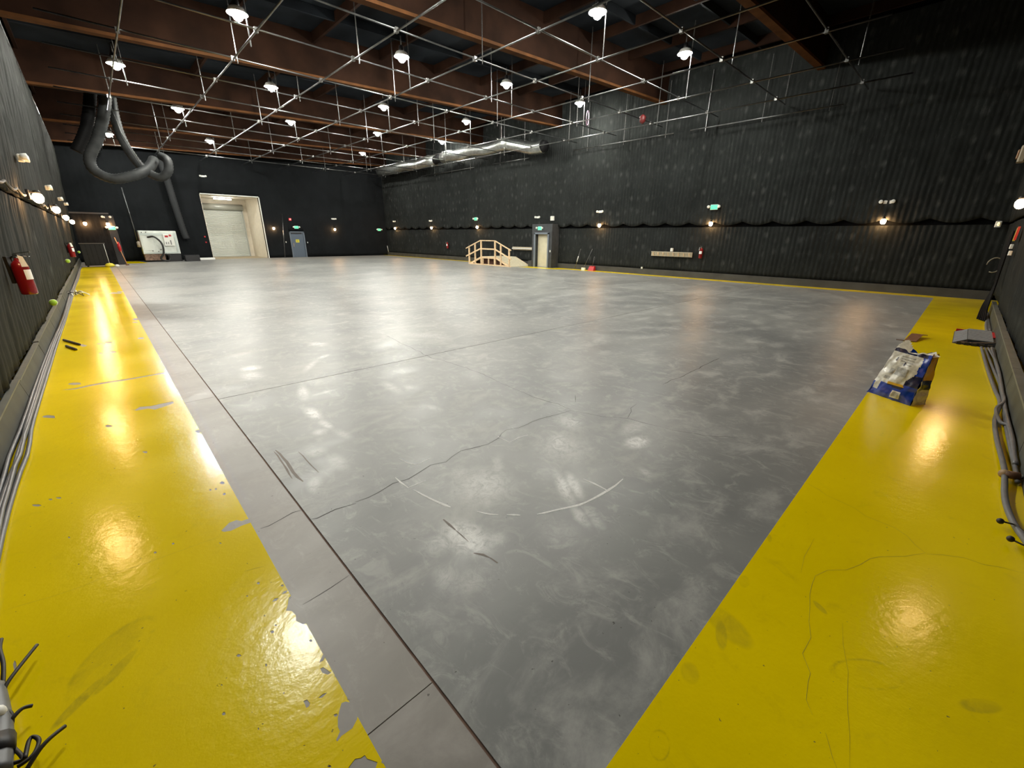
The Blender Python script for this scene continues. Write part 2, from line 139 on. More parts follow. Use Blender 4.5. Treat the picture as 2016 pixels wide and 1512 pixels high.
def yellow_paint():
    m = mat('yellow_floor_paint', (.8, .6, .01), .3); g = NT(m); p = g.pos()
    n1 = g.noise(p, .9, 4, .5); n2 = g.noise(p, 5, 8, .7, .8); n3 = g.noise(p, 60, 3, .6)
    c = g.mix(g.rng(n1, .35, .7, 0, 1), (.80, .60, .0), (.90, .68, .0))
    c = g.mix(g.rng(n2, .55, .8, 0, .22, True), c, (.40, .32, .02))
    # scuffs and shoe marks
    for cx, cy, rx, ry, an, st in PSTAIN:
        d = g.shape(p, (cx, cy), (rx, ry), an)
        f = g.m('MULTIPLY', g.rng(d, 1.0, .7, 0, st, True), g.rng(n2, .4, .65, .25, 1))
        c = g.mix(f, c, (.20, .17, .03))
    for cx, cy, rx, ry, an, st in PRING:
        d = g.m('ABSOLUTE', g.m('SUBTRACT', g.shape(p, (cx, cy), (rx, ry), an), .9))
        f = g.m('MULTIPLY', g.rng(d, .13, 0, 0, st, True), g.rng(n2, .45, .62, .0, .6))
        c = g.mix(f, c, (.25, .20, .02))
    sp = g.noise(p, 42, 2, .5); c = g.mix(g.rng(sp, .74, .76, 0, .8), c, (.12, .10, .05))
    g.l(c, g.b.inputs['Base Color'])
    g.l(g.rng(n1, .3, .7, .155, .23), g.b.inputs['Roughness']); g.b.inputs['Specular IOR Level'].default_value = .27
    h = g.m('ADD', g.m('MULTIPLY', g.noise(p, 14, 4, .55), 1.0), g.m('MULTIPLY', n3, .22))
    g.bump(h, .24, .007)
    return m

def blanket_mat(name, col, tuft, along, tw=.42, th=.62, dust_highlight=1.):
    m = mat(name, col, .8, spec=.08); g = NT(m); p = g.pos()
    sc = (1/tw, 0.0001, 1/th) if along == 'x' else (0.0001, 1/tw, 1/th)
    v = g.n('ShaderNodeTexVoronoi'); v.inputs['Scale'].default_value = 1; v.inputs['Randomness'].default_value = .42
    g.l(g.scaled(p, sc, (.3, .3, .1)), v.inputs['Vector'])
    d = v.outputs['Distance']
    n = g.noise(p, 1.1, 6, .6); nf = g.noise(g.scaled(p, (1, 1, .25)), 14, 5, .65)
    pick = g.rng(g.noise(p, .8, 3), .42, .55, .15, 1)
    t = g.m('MULTIPLY', g.rng(d, .33, .03, 0, 1, True), g.m('MULTIPLY', g.rng(nf, .35, .65, .2, 1), pick))
    c = g.mix(g.rng(n, .35, .7, 0, .9), col, tuple(x*1.5 for x in col))
    c = g.mix(g.rng(nf, .55, .8, 0, .5*dust_highlight), c, tuft)
    c = g.mix(g.m('MULTIPLY', t, .8*dust_highlight), c, tuft)  # pale spots: dust plus the tufts' highlights put into the colour
    g.l(c, g.b.inputs['Base Color'])
    g.bump(g.m('ADD', g.rng(d, 0, .3, -.6, 0, True), g.m('MULTIPLY', nf, .25)), .55, .03)
    return m

BLK_R = blanket_mat('black_quilted_blanket', (.0135, .0150, .0146), (.062, .066, .063), 'y')
BLK_L = blanket_mat('grey_black_blanket', (.0145, .0152, .0138), (.062, .065, .062), 'y', .6, .8)
BLK_F = blanket_mat('flat_black_blanket', (.0065, .0075, .0085), (.012, .013, .0135), 'x', .6, .8, .6)
WALLB = mat('black_wall', (.004, .0045, .005), .9, spec=.05)
ROOF = mat('roof_deck_black', (.012, .015, .019), .85, spec=.08, noise_amt=.5, nscale=.7)
WOODB = mat('brown_glulam', (.018, .0080, .0046), .85, spec=.08, noise_amt=.45, nscale=1.2, bump=.1, bscale=8)
WOODF = mat('bounce_lit_beam_underside', (.085, .034, .011), .75, spec=.12, noise_amt=.35, nscale=2)  # beam timber again, lighter and oranger: floor bounce painted into the undersides
GALV = mat('galvanised_pipe', (.20, .205, .205), .33, 1.0, noise_amt=.3, nscale=3)
ROD = mat('hanger_steel', (.17, .17, .165), .4, .9, noise_amt=.4, nscale=30)
DARK = mat('dark_metal', (.02, .02, .022), .5, .3)
BLACKP = mat('black_plastic', (.012, .012, .012), .45)
WHITE = mat('white_plastic', (.72, .73, .69), .45)
LAMPE = mat('lamp_glow', (1, 1, 1), .4, emit=(1.0, .985, .885), es=BULB)
DISH = mat('white_reflector', (.8, .8, .78), .4)
WARM = mat('warm_glow', (1, .8, .5), .4, emit=(1.0, .56, .24), es=SCONCE)
WARMG = mat('frosted_jar', (1, .7, .4), .4, emit=(1.0, .50, .22), es=6)
GREENE = mat('green_sign_glow', (.05, .6, .3), .4, emit=(.08, .92, .38), es=.9)
GREENT = mat('green_letter', (.01, .25, .1), .5, emit=(.35, 1, .62), es=.9)
REDE = mat('red_strobe', (.8, .05, .06), .35, emit=(1, .08, .1), es=.5)
RED = mat('extinguisher_red', (.19, .005, .007), .25, coat=.5)
REDP = mat('red_plastic', (.42, .01, .015), .4)
SILV = mat('silver_foil', (.40, .42, .41), .34, .95, noise_amt=.25, nscale=5, bump=.5, bscale=10)
CHROME = mat('chrome', (.7, .7, .7), .2, 1)
HOSE = mat('grey_vinyl_hose', (.026, .028, .029), .6, spec=.2, noise_amt=.3, nscale=4)
HOSED = mat('black_vinyl_hose', (.006, .006, .0065), .6, spec=.12)
BOARD = mat('grey_green_board', (.042, .045, .039), .6, noise_amt=.35, nscale=3)
BOARDT = mat('board_top_edge', (.11, .115, .10), .5, noise_amt=.2, nscale=4)
BOARDD = mat('dark_wall_curb', (.045, .045, .045), .6, noise_amt=.3, nscale=2)
CREAM = mat('cream_wall', (.80, .74, .62), .6, noise_amt=.06, nscale=4)
SHUT = mat('roller_slats', (.60, .63, .60), .5)
SHUTD = mat('roller_hood', (.42, .44, .41), .45, .3)
BLUED = mat('blue_grey_door', (.075, .10, .135), .4)
BLUEF = mat('blue_grey_frame', (.11, .135, .17), .45)
DOORC = mat('cream_door', (.60, .56, .42), .5, noise_amt=.08, nscale=3)
PINE = mat('pine_timber', (.78, .58, .36), .5, noise_amt=.15, nscale=9)
PLY = mat('plywood_ramp', (.64, .58, .42), .55, noise_amt=.12, nscale=7)
UNDER = mat('stained_timber', (.13, .055, .035), .7)
CABLE = mat('grey_cable', (.12, .125, .135), .42, noise_amt=.15, nscale=12)
TIE_M = TIE = mat('black_tie_cord', (.018, .013, .01), .6)
BROWN = mat('brown_wood', (.15, .075, .04), .6, noise_amt=.3, nscale=20)
CHALKM = mat('white_chalk', (.92, .92, .90), .9, noise_amt=.15, nscale=45)
CRACKM = mat('crack_dirt', (.07, .065, .06), .9)
CRACKY = mat('crack_in_paint', (.36, .28, .01), .8)
TENNIS = mat('tennis_ball_felt', (.30, .52, .05), .85)
BAGB = mat('bag_blue_film', (.005, .035, .30), .22, noise_amt=.2, nscale=14, coat=.6)
BAGN = mat('bag_navy_film', (.004, .007, .04), .25, coat=.5)
BAGW = mat('bag_white_film', (.62, .60, .52), .25, noise_amt=.18, nscale=30, coat=.5)
BAGY = mat('bag_yellow_film', (.65, .38, .01), .3, coat=.5)
BAGG = mat('bag_grey_print', (.30, .29, .25), .35, noise_amt=.3, nscale=60)
MACHW = mat('white_enamel', (.66, .70, .66), .4, noise_amt=.12, nscale=4)
RUST = mat('rusty_steel', (.22, .14, .10), .7, noise_amt=.5, nscale=9)
YELSIGN = mat('yellow_sign', (.70, .62, .05), .5)
PAPER = mat('white_paper', (.8, .8, .78), .6)
GREYB = mat('grey_panel', (.24, .26, .28), .45, noise_amt=.2, nscale=20)

# ---------------------------------------------------------------- mesh helpers
class MB:
    def __init__(s): s.v = []; s.f = []; s.mi = []; s.cur = 0
    def add(s, vs, fs):
        o = len(s.v); s.v += [tuple(p) for p in vs]; s.f += [tuple(o+i for i in q) for q in fs]; s.mi += [s.cur]*len(fs); return s
    def box(s, a, b, M=None):
        x0,y0,z0 = a; x1,y1,z1 = b
        vs = [Vector(p) for p in ((x0,y0,z0),(x1,y0,z0),(x1,y1,z0),(x0,y1,z0),(x0,y0,z1),(x1,y0,z1),(x1,y1,z1),(x0,y1,z1))]
        if M: vs = [M @ p for p in vs]
        return s.add(vs, [(0,3,2,1),(4,5,6,7),(0,1,5,4),(1,2,6,5),(2,3,7,6),(3,0,4,7)])
    def bbox(s, a, b, r=.01):
        "box with chamfered vertical and top edges"
        x0,y0,z0 = a; x1,y1,z1 = b
        def ring(x0,y0,x1,y1,z,r): return [(x0+r,y0,z),(x1-r,y0,z),(x1,y0+r,z),(x1,y1-r,z),(x1-r,y1,z),(x0+r,y1,z),(x0,y1-r,z),(x0,y0+r,z)]
        vs = ring(x0,y0,x1,y1,z0,r)+ring(x0,y0,x1,y1,z1-r,r)+ring(x0+r,y0+r,x1-r,y1-r,z1,r*.6)
        fs = [tuple(range(7,-1,-1)), tuple(range(16,24))]
        for k in (0,8):
            for i in range(8): j=(i+1)%8; fs.append((k+i,k+j,k+8+j,k+8+i))
        return s.add(vs, fs)
    def bar(s, p, q, w, h=None, up=(0,0,1)):
        p = Vector(p); q = Vector(q); d = (q-p).normalized(); u = Vector(up)
        if abs(d.dot(u)) > .98: u = Vector((1,0,0))
        sx = d.cross(u).normalized(); uz = sx.cross(d); h = h or w
        c = [sx*(i*w/2)+uz*(j*h/2) for i, j in ((-1,-1),(1,-1),(1,1),(-1,1))]
        return s.add([p+k for k in c]+[q+k for k in c], [(0,3,2,1),(4,5,6,7),(0,1,5,4),(1,2,6,5),(2,3,7,6),(3,0,4,7)])
    def tube(s, pts, r, n=8, cap=True):
        pts = [Vector(p) for p in pts]; rs = r if isinstance(r, (list, tuple)) else [r]*len(pts)
        vs = []; fs = []; u = None
        for i, p in enumerate(pts):
            d = (pts[min(i+1, len(pts)-1)]-pts[max(i-1, 0)])
            d = d.normalized() if d.length > 1e-9 else Vector((0,0,1))
            if u is None:
                u = d.orthogonal().normalized()
            u = (u-d*u.dot(d)); u = u.normalized() if u.length > 1e-6 else d.orthogonal().normalized()
            w_ = d.cross(u)
            vs += [p+(u*math.cos(2*PI*k/n)+w_*math.sin(2*PI*k/n))*rs[i] for k in range(n)]
        for i in range(len(pts)-1):
            for k in range(n): j=(k+1)%n; fs.append((i*n+k, i*n+j, i*n+n+j, i*n+n+k))
        if cap: fs += [tuple(range(n-1,-1,-1)), tuple(range((len(pts)-1)*n, len(pts)*n))]
        return s.add(vs, fs)
    def lathe(s, prof, n=14, M=None):
        vs = []
        for r, z in prof: vs += [Vector((r*math.cos(2*PI*k/n), r*math.sin(2*PI*k/n), z)) for k in range(n)]
        if M: vs = [M @ p for p in vs]
        fs = []
        for i in range(len(prof)-1):
            for k in range(n): j=(k+1)%n; fs.append((i*n+k, i*n+j, i*n+n+j, i*n+n+k))
        fs += [tuple(range(n-1,-1,-1)), tuple(range((len(prof)-1)*n, len(prof)*n))]
        return s.add(vs, fs)
    def build(s, name, m, parent=None, smooth=False, loc=None):
        me = bpy.data.meshes.new(name); me.from_pydata(s.v, [], s.f)
        ms = m if isinstance(m, (list, tuple)) else [m]
        for x in ms: me.materials.append(x)
        if len(ms) > 1: me.polygons.foreach_set('material_index', s.mi)
        if smooth: me.polygons.foreach_set('use_smooth', [True]*len(me.polygons))
        me.update(); o = bpy.data.objects.new(name, me); COL.objects.link(o)
        if loc: o.location = loc
        if parent: o.parent = parent
        return o
def sphere_prof(r, n=7, sz=1.): return [(max(r*math.sin(PI*i/n), .001), -r*sz*math.cos(PI*i/n)) for i in range(n+1)]
def tag(o, label=None, cat=None, group=None, kind=None):
    if label: o['label'] = label
    if cat: o['category'] = cat
    if group: o['group'] = group
    if kind: o['kind'] = kind
    return o
def thing(name, label, cat, loc, rz=0, group=None):
    o = bpy.data.objects.new(name, None); COL.objects.link(o); o.location = loc; o.rotation_euler = (0,0,rz); o.empty_display_size = .1
    return tag(o, label, cat, group)
def copy_tree(o, parent=None):
    c = o.copy(); COL.objects.link(c)
    if parent: c.parent = parent
    for ch in list(o.children): copy_tree(ch, c)
    return c
used = {}
def place(proto, key, loc, rz, label, group=None):
    o = copy_tree(proto) if used.get(key) else proto
    used[key] = True; o.location = loc; o.rotation_euler = (0,0,rz); o['label'] = label
    if group: o['group'] = group
    return o
def smooth_path(pts, sub=5):
    P = [Vector(p) for p in pts]; out = []
    for i in range(len(P)-1):
        a = P[max(i-1,0)]; b = P[i]; c = P[i+1]; d = P[min(i+2,len(P)-1)]
        for k in range(sub):
            t = k/sub; out.append(.5*((2*b)+(c-a)*t+(2*a-5*b+4*c-d)*t*t+(3*b-a-3*c+d)*t**3))
    out.append(P[-1]); return out

# ---------------------------------------------------------------- dimensions of the hall
XR, YF, YN = 21.35, 40.4, -.92        # long right wall, far wall, near wall
def roofz(x): return 8.35+.041*x
def xb(y): return -1.03+.002*y  # foot of the blankets on the left wall
GZ = 6.8                                # pipe grid height

# ---------------------------------------------------------------- floor
fl = MB().box((-1.7, -1.6, -.25), (22, 46.5, -.006)).build('floor', BASE); tag(fl, 'polished grey concrete floor slab with rusty joints', kind='structure')
def slab(x0, y0, x1, y1, m, g=.005): MB().box((x0+g, y0+g, -.011), (x1-g, y1-g, 0)).build('concrete_slab', m, fl)
ys = [-1.6, 1.16, 5.84, 11.6, 17.6, 26, 34, 40.4]
for a, b in zip(ys, ys[1:]): slab(-1.7, a, .645, b, CURB, .0025)
for a, b in ((-1.6, 5.72), (5.72, 40.4)): MB().box((.655, a+.006, -.011), (21.9, b-.006, 0)).build('concrete_slab', CONC, fl)
MB().box((6.2, 40.405, -.011), (10.8, 46.4, 0)).build('concrete_slab', CONC, fl)

def resample_notch():
    return NOTCH
def poly_mesh(outer, holes, z0, z1):
    allp = [[Vector((x, y, 0)) for x, y in L] for L in [outer]+holes]
    tris = tessellate_polygon(allp); flat = [p for L in allp for p in L]
    mb = MB(); mb.add([(p.x, p.y, z1) for p in flat], [t if (flat[t[1]]-flat[t[0]]).cross(flat[t[2]]-flat[t[0]]).z > 0 else t[::-1] for t in tris])
    for L in allp:
        n = len(L); mb.add([(p.x, p.y, z1) for p in L]+[(p.x, p.y, z0) for p in L], [(i, (i+1)%n, n+(i+1)%n, n+i) for i in range(n)])
    return mb
YEL = yellow_paint()
XS, YS = .345, .455       # inner edges of the two wide yellow strips
outer = [(-1.6, -1.5), (21.15, -1.5), (21.15, YS), (XS+.35, YS), (XS+.35, YS)]
# left strip polygon (its right edge carries the peeled notch)
lefto = [(-1.5, YS), (XS, YS)]+[(min(x, XS), y) for x, y in reversed(NOTCH)]+[(XS, 34.5)]+[(-1.5, 34.6)]
n_clean = [p for i, p in enumerate(lefto)]
hol = [h for h in HOLES if max(p[0] for p in h) < XS-.004 and min(p[1] for p in h) > YS+.02]
edge = [h for h in HOLES if h not in hol and min(p[1] for p in h) > YS+.02]
yp = poly_mesh(lefto, hol, 0, .0012).build('yellow_paint', YEL, fl)
MB().add([(-1.5, -1.5, .0012), (21.15, -1.5, .0012), (21.15, YS, .0012), (-1.5, YS, .0012)], [(0,1,2,3)]).build('yellow_paint', YEL, fl)
# narrow line along the long wall, bulging round the vestibule, and the patch by the far wall
ln = [(20.45, YS), (21.2, YS), (21.2, 17.9), (20.6, 17.9), (20.6, 19.9), (21.2, 19.9), (21.2, YF), (20.75, YF), (20.7, 25), (20.5, 19.9), (19.55, 19.9), (19.9, 17.3), (20.5, 16.6), (20.45, 8)]
poly_mesh(ln, [], 0, .0012).build('yellow_paint', YEL, fl)
poly_mesh([(.6, 37.2), (2.3, 37.2), (2.0, 40.2), (.9, 40.2)], [], 0, .0012).build('yellow_paint', YEL, fl)
for h in edge:   # bare concrete showing where the paint has lifted at the strip's edge
    MB().add([(x, y, .0016) for x, y in h], [tuple(range(len(h)))]).build('bare_patch', CURB, fl)
def ribbon(L, w_, z, wob=.0):
    P = [Vector((x, y, 0)) for x, y in L]; Q = []
    for i in range(len(P)-1):
        n = max(1, int((P[i+1]-P[i]).length/.09))
        for k in range(n): Q.append(P[i].lerp(P[i+1], k/n))
    Q.append(P[-1]); mb = MB(); vs = []
    for i, p in enumerate(Q):
        d = Q[min(i+1, len(Q)-1)]-Q[max(i-1, 0)]; nn = Vector((-d.y, d.x, 0)).normalized()
        p = p+nn*noise.noise(p*6)*wob; ww = w_*(.55+.6*abs(noise.noise(p*9+Vector((5,0,0)))))/2
        if i in (0, len(Q)-1): ww *= .4
        vs += [(p+nn*ww)[:2]+(z,), (p-nn*ww)[:2]+(z,)]
    return mb.add(vs, [(2*i+1, 2*i+3, 2*i+2, 2*i) for i in range(len(Q)-1)])
for w_, L in CRACKS:
    yel = (L[0][1] < YS and L[-1][1] < YS) or (L[0][0] < XS-.02 and L[-1][0] < XS+.03)
    ribbon(L, w_*(.55 if yel else .8), .0018 if yel else .0005, .03 if w_ > .0045 else .01).build('crack', CRACKY if yel else CRACKM, fl)
for w_, L in CHALK: ribbon(L, w_*1.7, .0009, .004).build('chalk_line', CHALKM, fl)
for w_, L in CREV:
    m = mat('worn_joint_line', (.38, .38, .35), .5, noise_amt=.25, nscale=2); ribbon([L[0]]+L[1:], .16, .0004, .02).build('joint_line', m, fl)

for w_, L in STREAK: ribbon(L, w_, .0007, .01).build('brown_scuff', mat('brown_scuff', (.16, .125, .10), .6), fl)
# ---------------------------------------------------------------- walls
def wall(name, a, b, label):
    o = MB().box(a, b).build(name, WALLB); return tag(o, label, kind='structure')
wl = wall('wall_left', (-1.75, -1.6, -.01), (-1.6, YF+.2, 9), 'black left wall behind hanging blankets')
wr = wall('wall_right', (XR, -1.6, -.01), (XR+.2, YF+.2, 10), 'long black right wall behind quilted blankets')
wn = wall('wall_near', (-1.6, YN-.3, -.01), (XR, YN-.12, 9.9), 'near black wall at the right edge')
DX0, DX1, DZ = 6.47, 10.33, 4.63
wf = MB().box((-1.6, YF, -.01), (DX0, YF+.2, 9.9)).box((DX1, YF, -.01), (XR, YF+.2, 9.9)).box((DX0, YF, DZ), (DX1, YF+.2, 9.9)).build('wall_far', WALLB)
tag(wf, 'black far wall with the tall roller door opening', kind='structure')

def blanket(name, parent, m, u0, u1, z0, z1, fn, per, amp, du, dz, zbot=None, nrm=1):
    "fn(u, z, d) -> point on the wall plane pushed out by d; ribs run vertically"
    nu = int((u1-u0)/du)+1; nz = max(2, int((z1-z0)/dz)+1); vs = []; fs = []
    for i in range(nu):
        u = u0+(u1-u0)*i/(nu-1); zb_ = zbot(u) if zbot else z0
        for j in range(nz+1):
            t = max(0, (j-1)/(nz-1)); z = zb_+(z1-zb_)*t
            r = abs(math.sin(PI*u/per+.5*noise.noise(Vector((u*.35, z*.25, 3)))))**.8
            d = amp*r*(.75+.5*noise.noise(Vector((u*1.3, z*.5, 1))))+.05*noise.noise(Vector((u*.5, z*.45, 8)))+.025*noise.noise(Vector((u*2.2, z*1.6, 4)))
            if j == 0: d = -.03
            vs.append(fn(u, z, d+.05))
    for i in range(nu-1):
        for j in range(nz):
            a = i*(nz+1)+j; q = (a, a+nz+1, a+nz+2, a+1); fs.append(q if nrm > 0 else q[::-1])
    return MB().add(vs, fs).build(name, m, parent, True)
def scal(u):  # hem tied up at points about 1.2 m apart
    t = (u/1.22) % 1; return 2.58-.15*math.sin(PI*t)
fr = lambda u, z, d: (XR-.03-d, u, z)
frU = lambda u, z, d: (XR-.13-d, u, z)
blanket('lower_blanket', wr, BLK_R, -.9, 18.0, .3, 2.36, fr, .17, .030, .034, .14, nrm=-1)
blanket('lower_blanket', wr, BLK_R, 19.8, YF, .3, 2.36, fr, .17, .030, .05, .14, nrm=-1)
blanket('upper_blanket', wr, BLK_R, -.9, YF, 2.45, 9.0, frU, .17, .030, .034, .16, scal, nrm=-1)
fleft = lambda u, z, d: (xb(u)+(-.43-xb(u))*z/6.65-.095+d, u, z)
def xleft(y, z): return xb(y)+(-.43-xb(y))*z/6.65
blanket('lower_blanket', wl, BLK_L, .5, YF, .29, 2.42, fleft, .31, .035, .05, .12)
blanket('upper_blanket', wl, BLK_L, .5, YF, 2.47, 6.68, fleft, .31, .035, .05, .14, lambda u: 2.50-.03*math.sin(PI*((u/1.5) % 1)))
MB().tube([(-.47, .3, 6.68), (-.47, YF-.1, 6.68)], .03).build('top_pipe', GALV, wl)
ffar = lambda u, z, d: (u, YF-.02-d, z)
for a, b, z0, z1 in ((-1, DX0-.05, .05, 9), (DX1+.05, 12.2, .05, 9), (13.42, XR-.1, .05, 9), (DX0-.05, DX1+.05, DZ+.05, 9), (12.2, 13.42, 2.14, 9)):
    blanket('blanket', wf, BLK_F, a, b, z0, z1, ffar, .3, .012, .1, .25, nrm=1)
fnear = lambda u, z, d: (u, YN-.02+d+.085*min(z, 3), z)
blanket('lower_blanket', wn, BLK_R, .6, XR-.1, .33, 2.36, fnear, .2, .03, .05, .14, nrm=-1)
blanket('upper_blanket', wn, BLK_R, .6, XR-.1, 2.42, 9.0, lambda u, z, d: (u, YN+.02+d+.085*min(z, 3), z), .2, .03, .06, .2, nrm=-1)
# baseboards (plywood kick boards)
def kick(name, segs, label, ms):
    o = None
    for i, f in enumerate(segs):
        mb = MB(); mb.box(*f)
        if o is None: o = tag(mb.build(name, ms[0]), label, kind='structure')
        else: mb.build('kick_board', ms[0], o)
    return o
lb = None
yy = [1.2, 4.6, 7.1, 9.5, 12.1, 14.4, 16.8, 20, 24, 28, 32, 36, 40.2]
for i, (a, b) in enumerate(zip(yy, yy[1:])):
    xa, xc = xb(a)+.06, xb(b)+.06; hh = .255+.008*math.sin(i*2.3); th = .025; g = .01
    mb = MB(); mb.add([(xa+.02,a+g,0),(xa+.02-th,a+g,0),(xc+.02-th,b-g,0),(xc+.02,b-g,0),(xa-.02,a+g,hh),(xa-.02-th-.03,a+g,hh),(xc-.02-th-.03,b-g,hh),(xc-.02,b-g,hh)], [(0,3,2,1),(4,5,6,7),(0,1,5,4),(1,2,6,5),(2,3,7,6),(3,0,4,7)])
    if lb is None: lb = tag(mb.build('baseboard_left', BOARD), 'grey-green kick boards along the foot of the left wall', kind='structure')
    else: mb.build('kick_board', BOARD, lb)
    tp = MB(); tp.bar((xa-.03, a+g, hh+.008), (xc-.03, b-g, hh+.008), .055, .018); tp.build('top_edge', BOARDT, lb)
br = tag(MB().box((XR-.17, -.9, 0), (XR-.02, 18.03, .29)).box((XR-.17, 19.77, 0), (XR-.02, YF-.05, .29)).build('baseboard_right', BOARDD), 'low dark curb along the foot of the long wall', kind='structure')
bn = None
xx = [3.2, 5.6, 8.05, 10.5, 13, 17]
for i, (a, b) in enumerate(zip(xx, xx[1:])):
    mb = MB().box((a+.008, YN+.13, 0), (b-.008, YN+.165, .31+.01*(i % 2)))
    if bn is None: bn = tag(mb.build('baseboard_near', BOARD), 'grey kick boards along the foot of the near wall', kind='structure')
    else: mb.build('kick_board', BOARD, bn)
    MB().box((a+.008, YN+.10, .32), (b-.008, YN+.18, .345)).build('top_edge', BOARDT, bn)

# ---------------------------------------------------------------- ceiling: deck, glulam beams, purlins
ceil = tag(MB().add([(-1.7, -1.6, roofz(-1.7)), (22, -1.6, roofz(22)), (22, 41, roofz(22)), (-1.7, 41, roofz(-1.7)), (-1.7, -1.6, roofz(-1.7)+.3), (22, -1.6, roofz(22)+.3), (22, 41, roofz(22)+.3), (-1.7, 41, roofz(-1.7)+.3)],
     [(0,1,2,3),(7,6,5,4),(0,4,5,1),(1,5,6,2),(2,6,7,3),(3,7,4,0)]).build('ceiling', ROOF), 'black roof deck over brown glulam beams', kind='structure')
def slope_beam(y, w_, zb_, zt, m, name, x0=-1.6, x1=XR+.1, s=.041):
    return MB().add([(x0,y-w_/2,zb_+s*x0),(x1,y-w_/2,zb_+s*x1),(x1,y+w_/2,zb_+s*x1),(x0,y+w_/2,zb_+s*x0),(x0,y-w_/2,zt+s*x0),(x1,y-w_/2,zt+s*x1),(x1,y+w_/2,zt+s*x1),(x0,y+w_/2,zt+s*x0)],
        [(0,3,2,1),(4,5,6,7),(0,1,5,4),(1,2,6,5),(2,3,7,6),(3,0,4,7)]).build(name, m, ceil)
BEAMY = [5.5, 11.75, 18.2, 25.3, 32.5, 39.3]
for y in BEAMY:
    slope_beam(y, .22, 7.05, 8.35, WOODB, 'beam'); slope_beam(y, .25, 6.98, 7.06, WOODF, 'beam_lit_underside')  # thin lower strip carries the painted bounce light, same timber as the beam
for k in range(9):     # purlins between the beams
    x = -.45+2.585*k
    for a, b in zip([-1.2]+BEAMY, BEAMY+[40.3]):
        MB().box((x-.045, a+.13, roofz(x)-.33), (x+.045, b-.13, roofz(x)-.01)).build('purlin', WOODB, ceil)
for y in BEAMY[:-1]:   # joists running with the slope
    for k in (1, 2): slope_beam(y+2.15*k, .07, 8.08, 8.34, ROOF, 'joist')

# ---------------------------------------------------------------- pipe grid
GXs = [1.68+2.585*k for k in range(8)]; GYs = [3.86+2.57*k for k in range(14)]
grid = thing('pipe_grid', 'galvanised pipe lighting grid hung level under the black roof', 'pipe grid', (0, 0, GZ))
for i, x in enumerate(GXs):
    MB().tube([(x, 2.6 if i else 5, 0), (x, 39.6, 0)], .024, 8).build('pipe', GALV, grid, True)
for j, y in enumerate(GYs):
    MB().tube([(.2, y, .05), (20.9, y, .05)], .022, 8).build('pipe', GALV, grid, True)
LXY = [(4.17,15.15),(1.92,21.85),(4.31,27.61),(6.71,21.47),(9.3,27.45),(9.15,15.21),(11.81,21.63),(14.55,27.7),(14.15,15.27),(17.06,21.8),(19.6,27.9),(11.69,8.86),(19.2,15.3),(16.8,8.76)]
for i, x in enumerate(GXs):
    for j, y in enumerate(GYs):
        if y > 39: continue
        k = (i+j) % 2
        MB().box((x-.045, y-.045, -.035), (x+.045, y+.045, .085)).build('clamp', ROD, grid)
        if k == 0 and not any(abs(x-lx) < 1 and abs(y-ly) < 1.2 for lx, ly in LXY):
            MB().tube([(x+.04, y-.3, -.16), (x+.04, y-.3, roofz(x)-GZ)], .014, 6).build('hanger_rod', ROD, grid)
# lower pipe close to the long wall with its droppers
for a, b in ((4.5, 10.2), (11, 17), (20.5, 24), (26, 33)):
    MB().tube([(20.95, a, -.28), (20.95, b, -.28)], .022).build('pipe', GALV, grid, True)
    y = a+.4
    while y < b: MB().tube([(20.95, y, -.42), (20.95, y, 1.9)], .013, 6).build('hanger_rod', ROD, grid); y += 2.3

# ---------------------------------------------------------------- ceiling lamps
def lamp_proto():
    t = thing('ceiling_lamp', '', 'ceiling lamp', (0,0,0))
    MB().lathe([(.02, .36), (.07, .34), (.09, .24), (.09, .17)], 12).build('ballast', DARK, t, True)
    MB().lathe([(.09, .19), (.18, .15), (.26, .02), (.25, .02), (.165, .135), (.05, .165)], 18).build('reflector', DISH, t, True)
    MB().lathe(sphere_prof(.13, 8, 1.1), 14).build('bulb', LAMPE, t, True)
    MB().tube([(.0, 0, .36), (.0, 0, .62)], .02, 8).build('stem', ROD, t, True)
    return t
def lz(x): return 7.2+.05*x
LAMPS = [(4.17, 15.15, 'nearest the left wall in the second row of lamps'), (1.92, 21.85, 'next to the left wall above the short bright pipe'), (4.31, 27.61, 'left of the black duct loops in the fourth row'), (6.71, 21.47, 'second from the left in the third row'),
 (9.3, 27.45, 'second in the fourth row, under brown beam'), (6.97, 36.0, 'far left one above the roller door'), (2.04, 36.6, 'dim one seen between the hanging black ducts'), (9.15, 15.21, 'second in the second row, centre left of the frame'),
 (11.81, 21.63, 'third in the third row'), (14.55, 27.7, 'third in the fourth row'), (17.24, 35.6, 'farthest and smallest one by the far corner'), (14.15, 15.27, 'third in the second row, right of centre'), (17.06, 21.8, 'fourth in the third row beside the silver duct'),
 (19.6, 27.9, 'beside the silver duct on the long wall side'), (11.69, 8.86, 'largest one, top centre right of the frame'), (19.2, 15.3, 'with a coiled pink cord beside its rod'), (16.8, 8.76, 'rightmost bright one near the long wall'),
 (1.5, 8.75, ''), (6.6, 8.8, '')]
LP = lamp_proto()
for i, (x, y, s_) in enumerate(LAMPS):
    place(LP, 'lamp', (x, y, lz(x)), 0, ('bright white ceiling lamp, '+s_) if s_ else 'bright white ceiling lamp overhead, above the top of the frame', 'bright lamps under the roof')
    # rod between grid and roof beside the lamp
    MB().tube([(x+.16, y-.17, -.1), (x+.16, y-.17, roofz(x)-GZ)], .017, 6).build('hanger_rod', ROD, grid)
tag(MB().tube([(19.5+.1*math.cos(a*PI/9), 15.0, 7.55+.32*math.sin(a*PI/9)) for a in range(19)], .012, 6).build('cord_coil', mat('pink_cord', (.6, .35, .5), .5)), 'thin pinkish cord looped beside a lamp rod under the roof', 'cord')
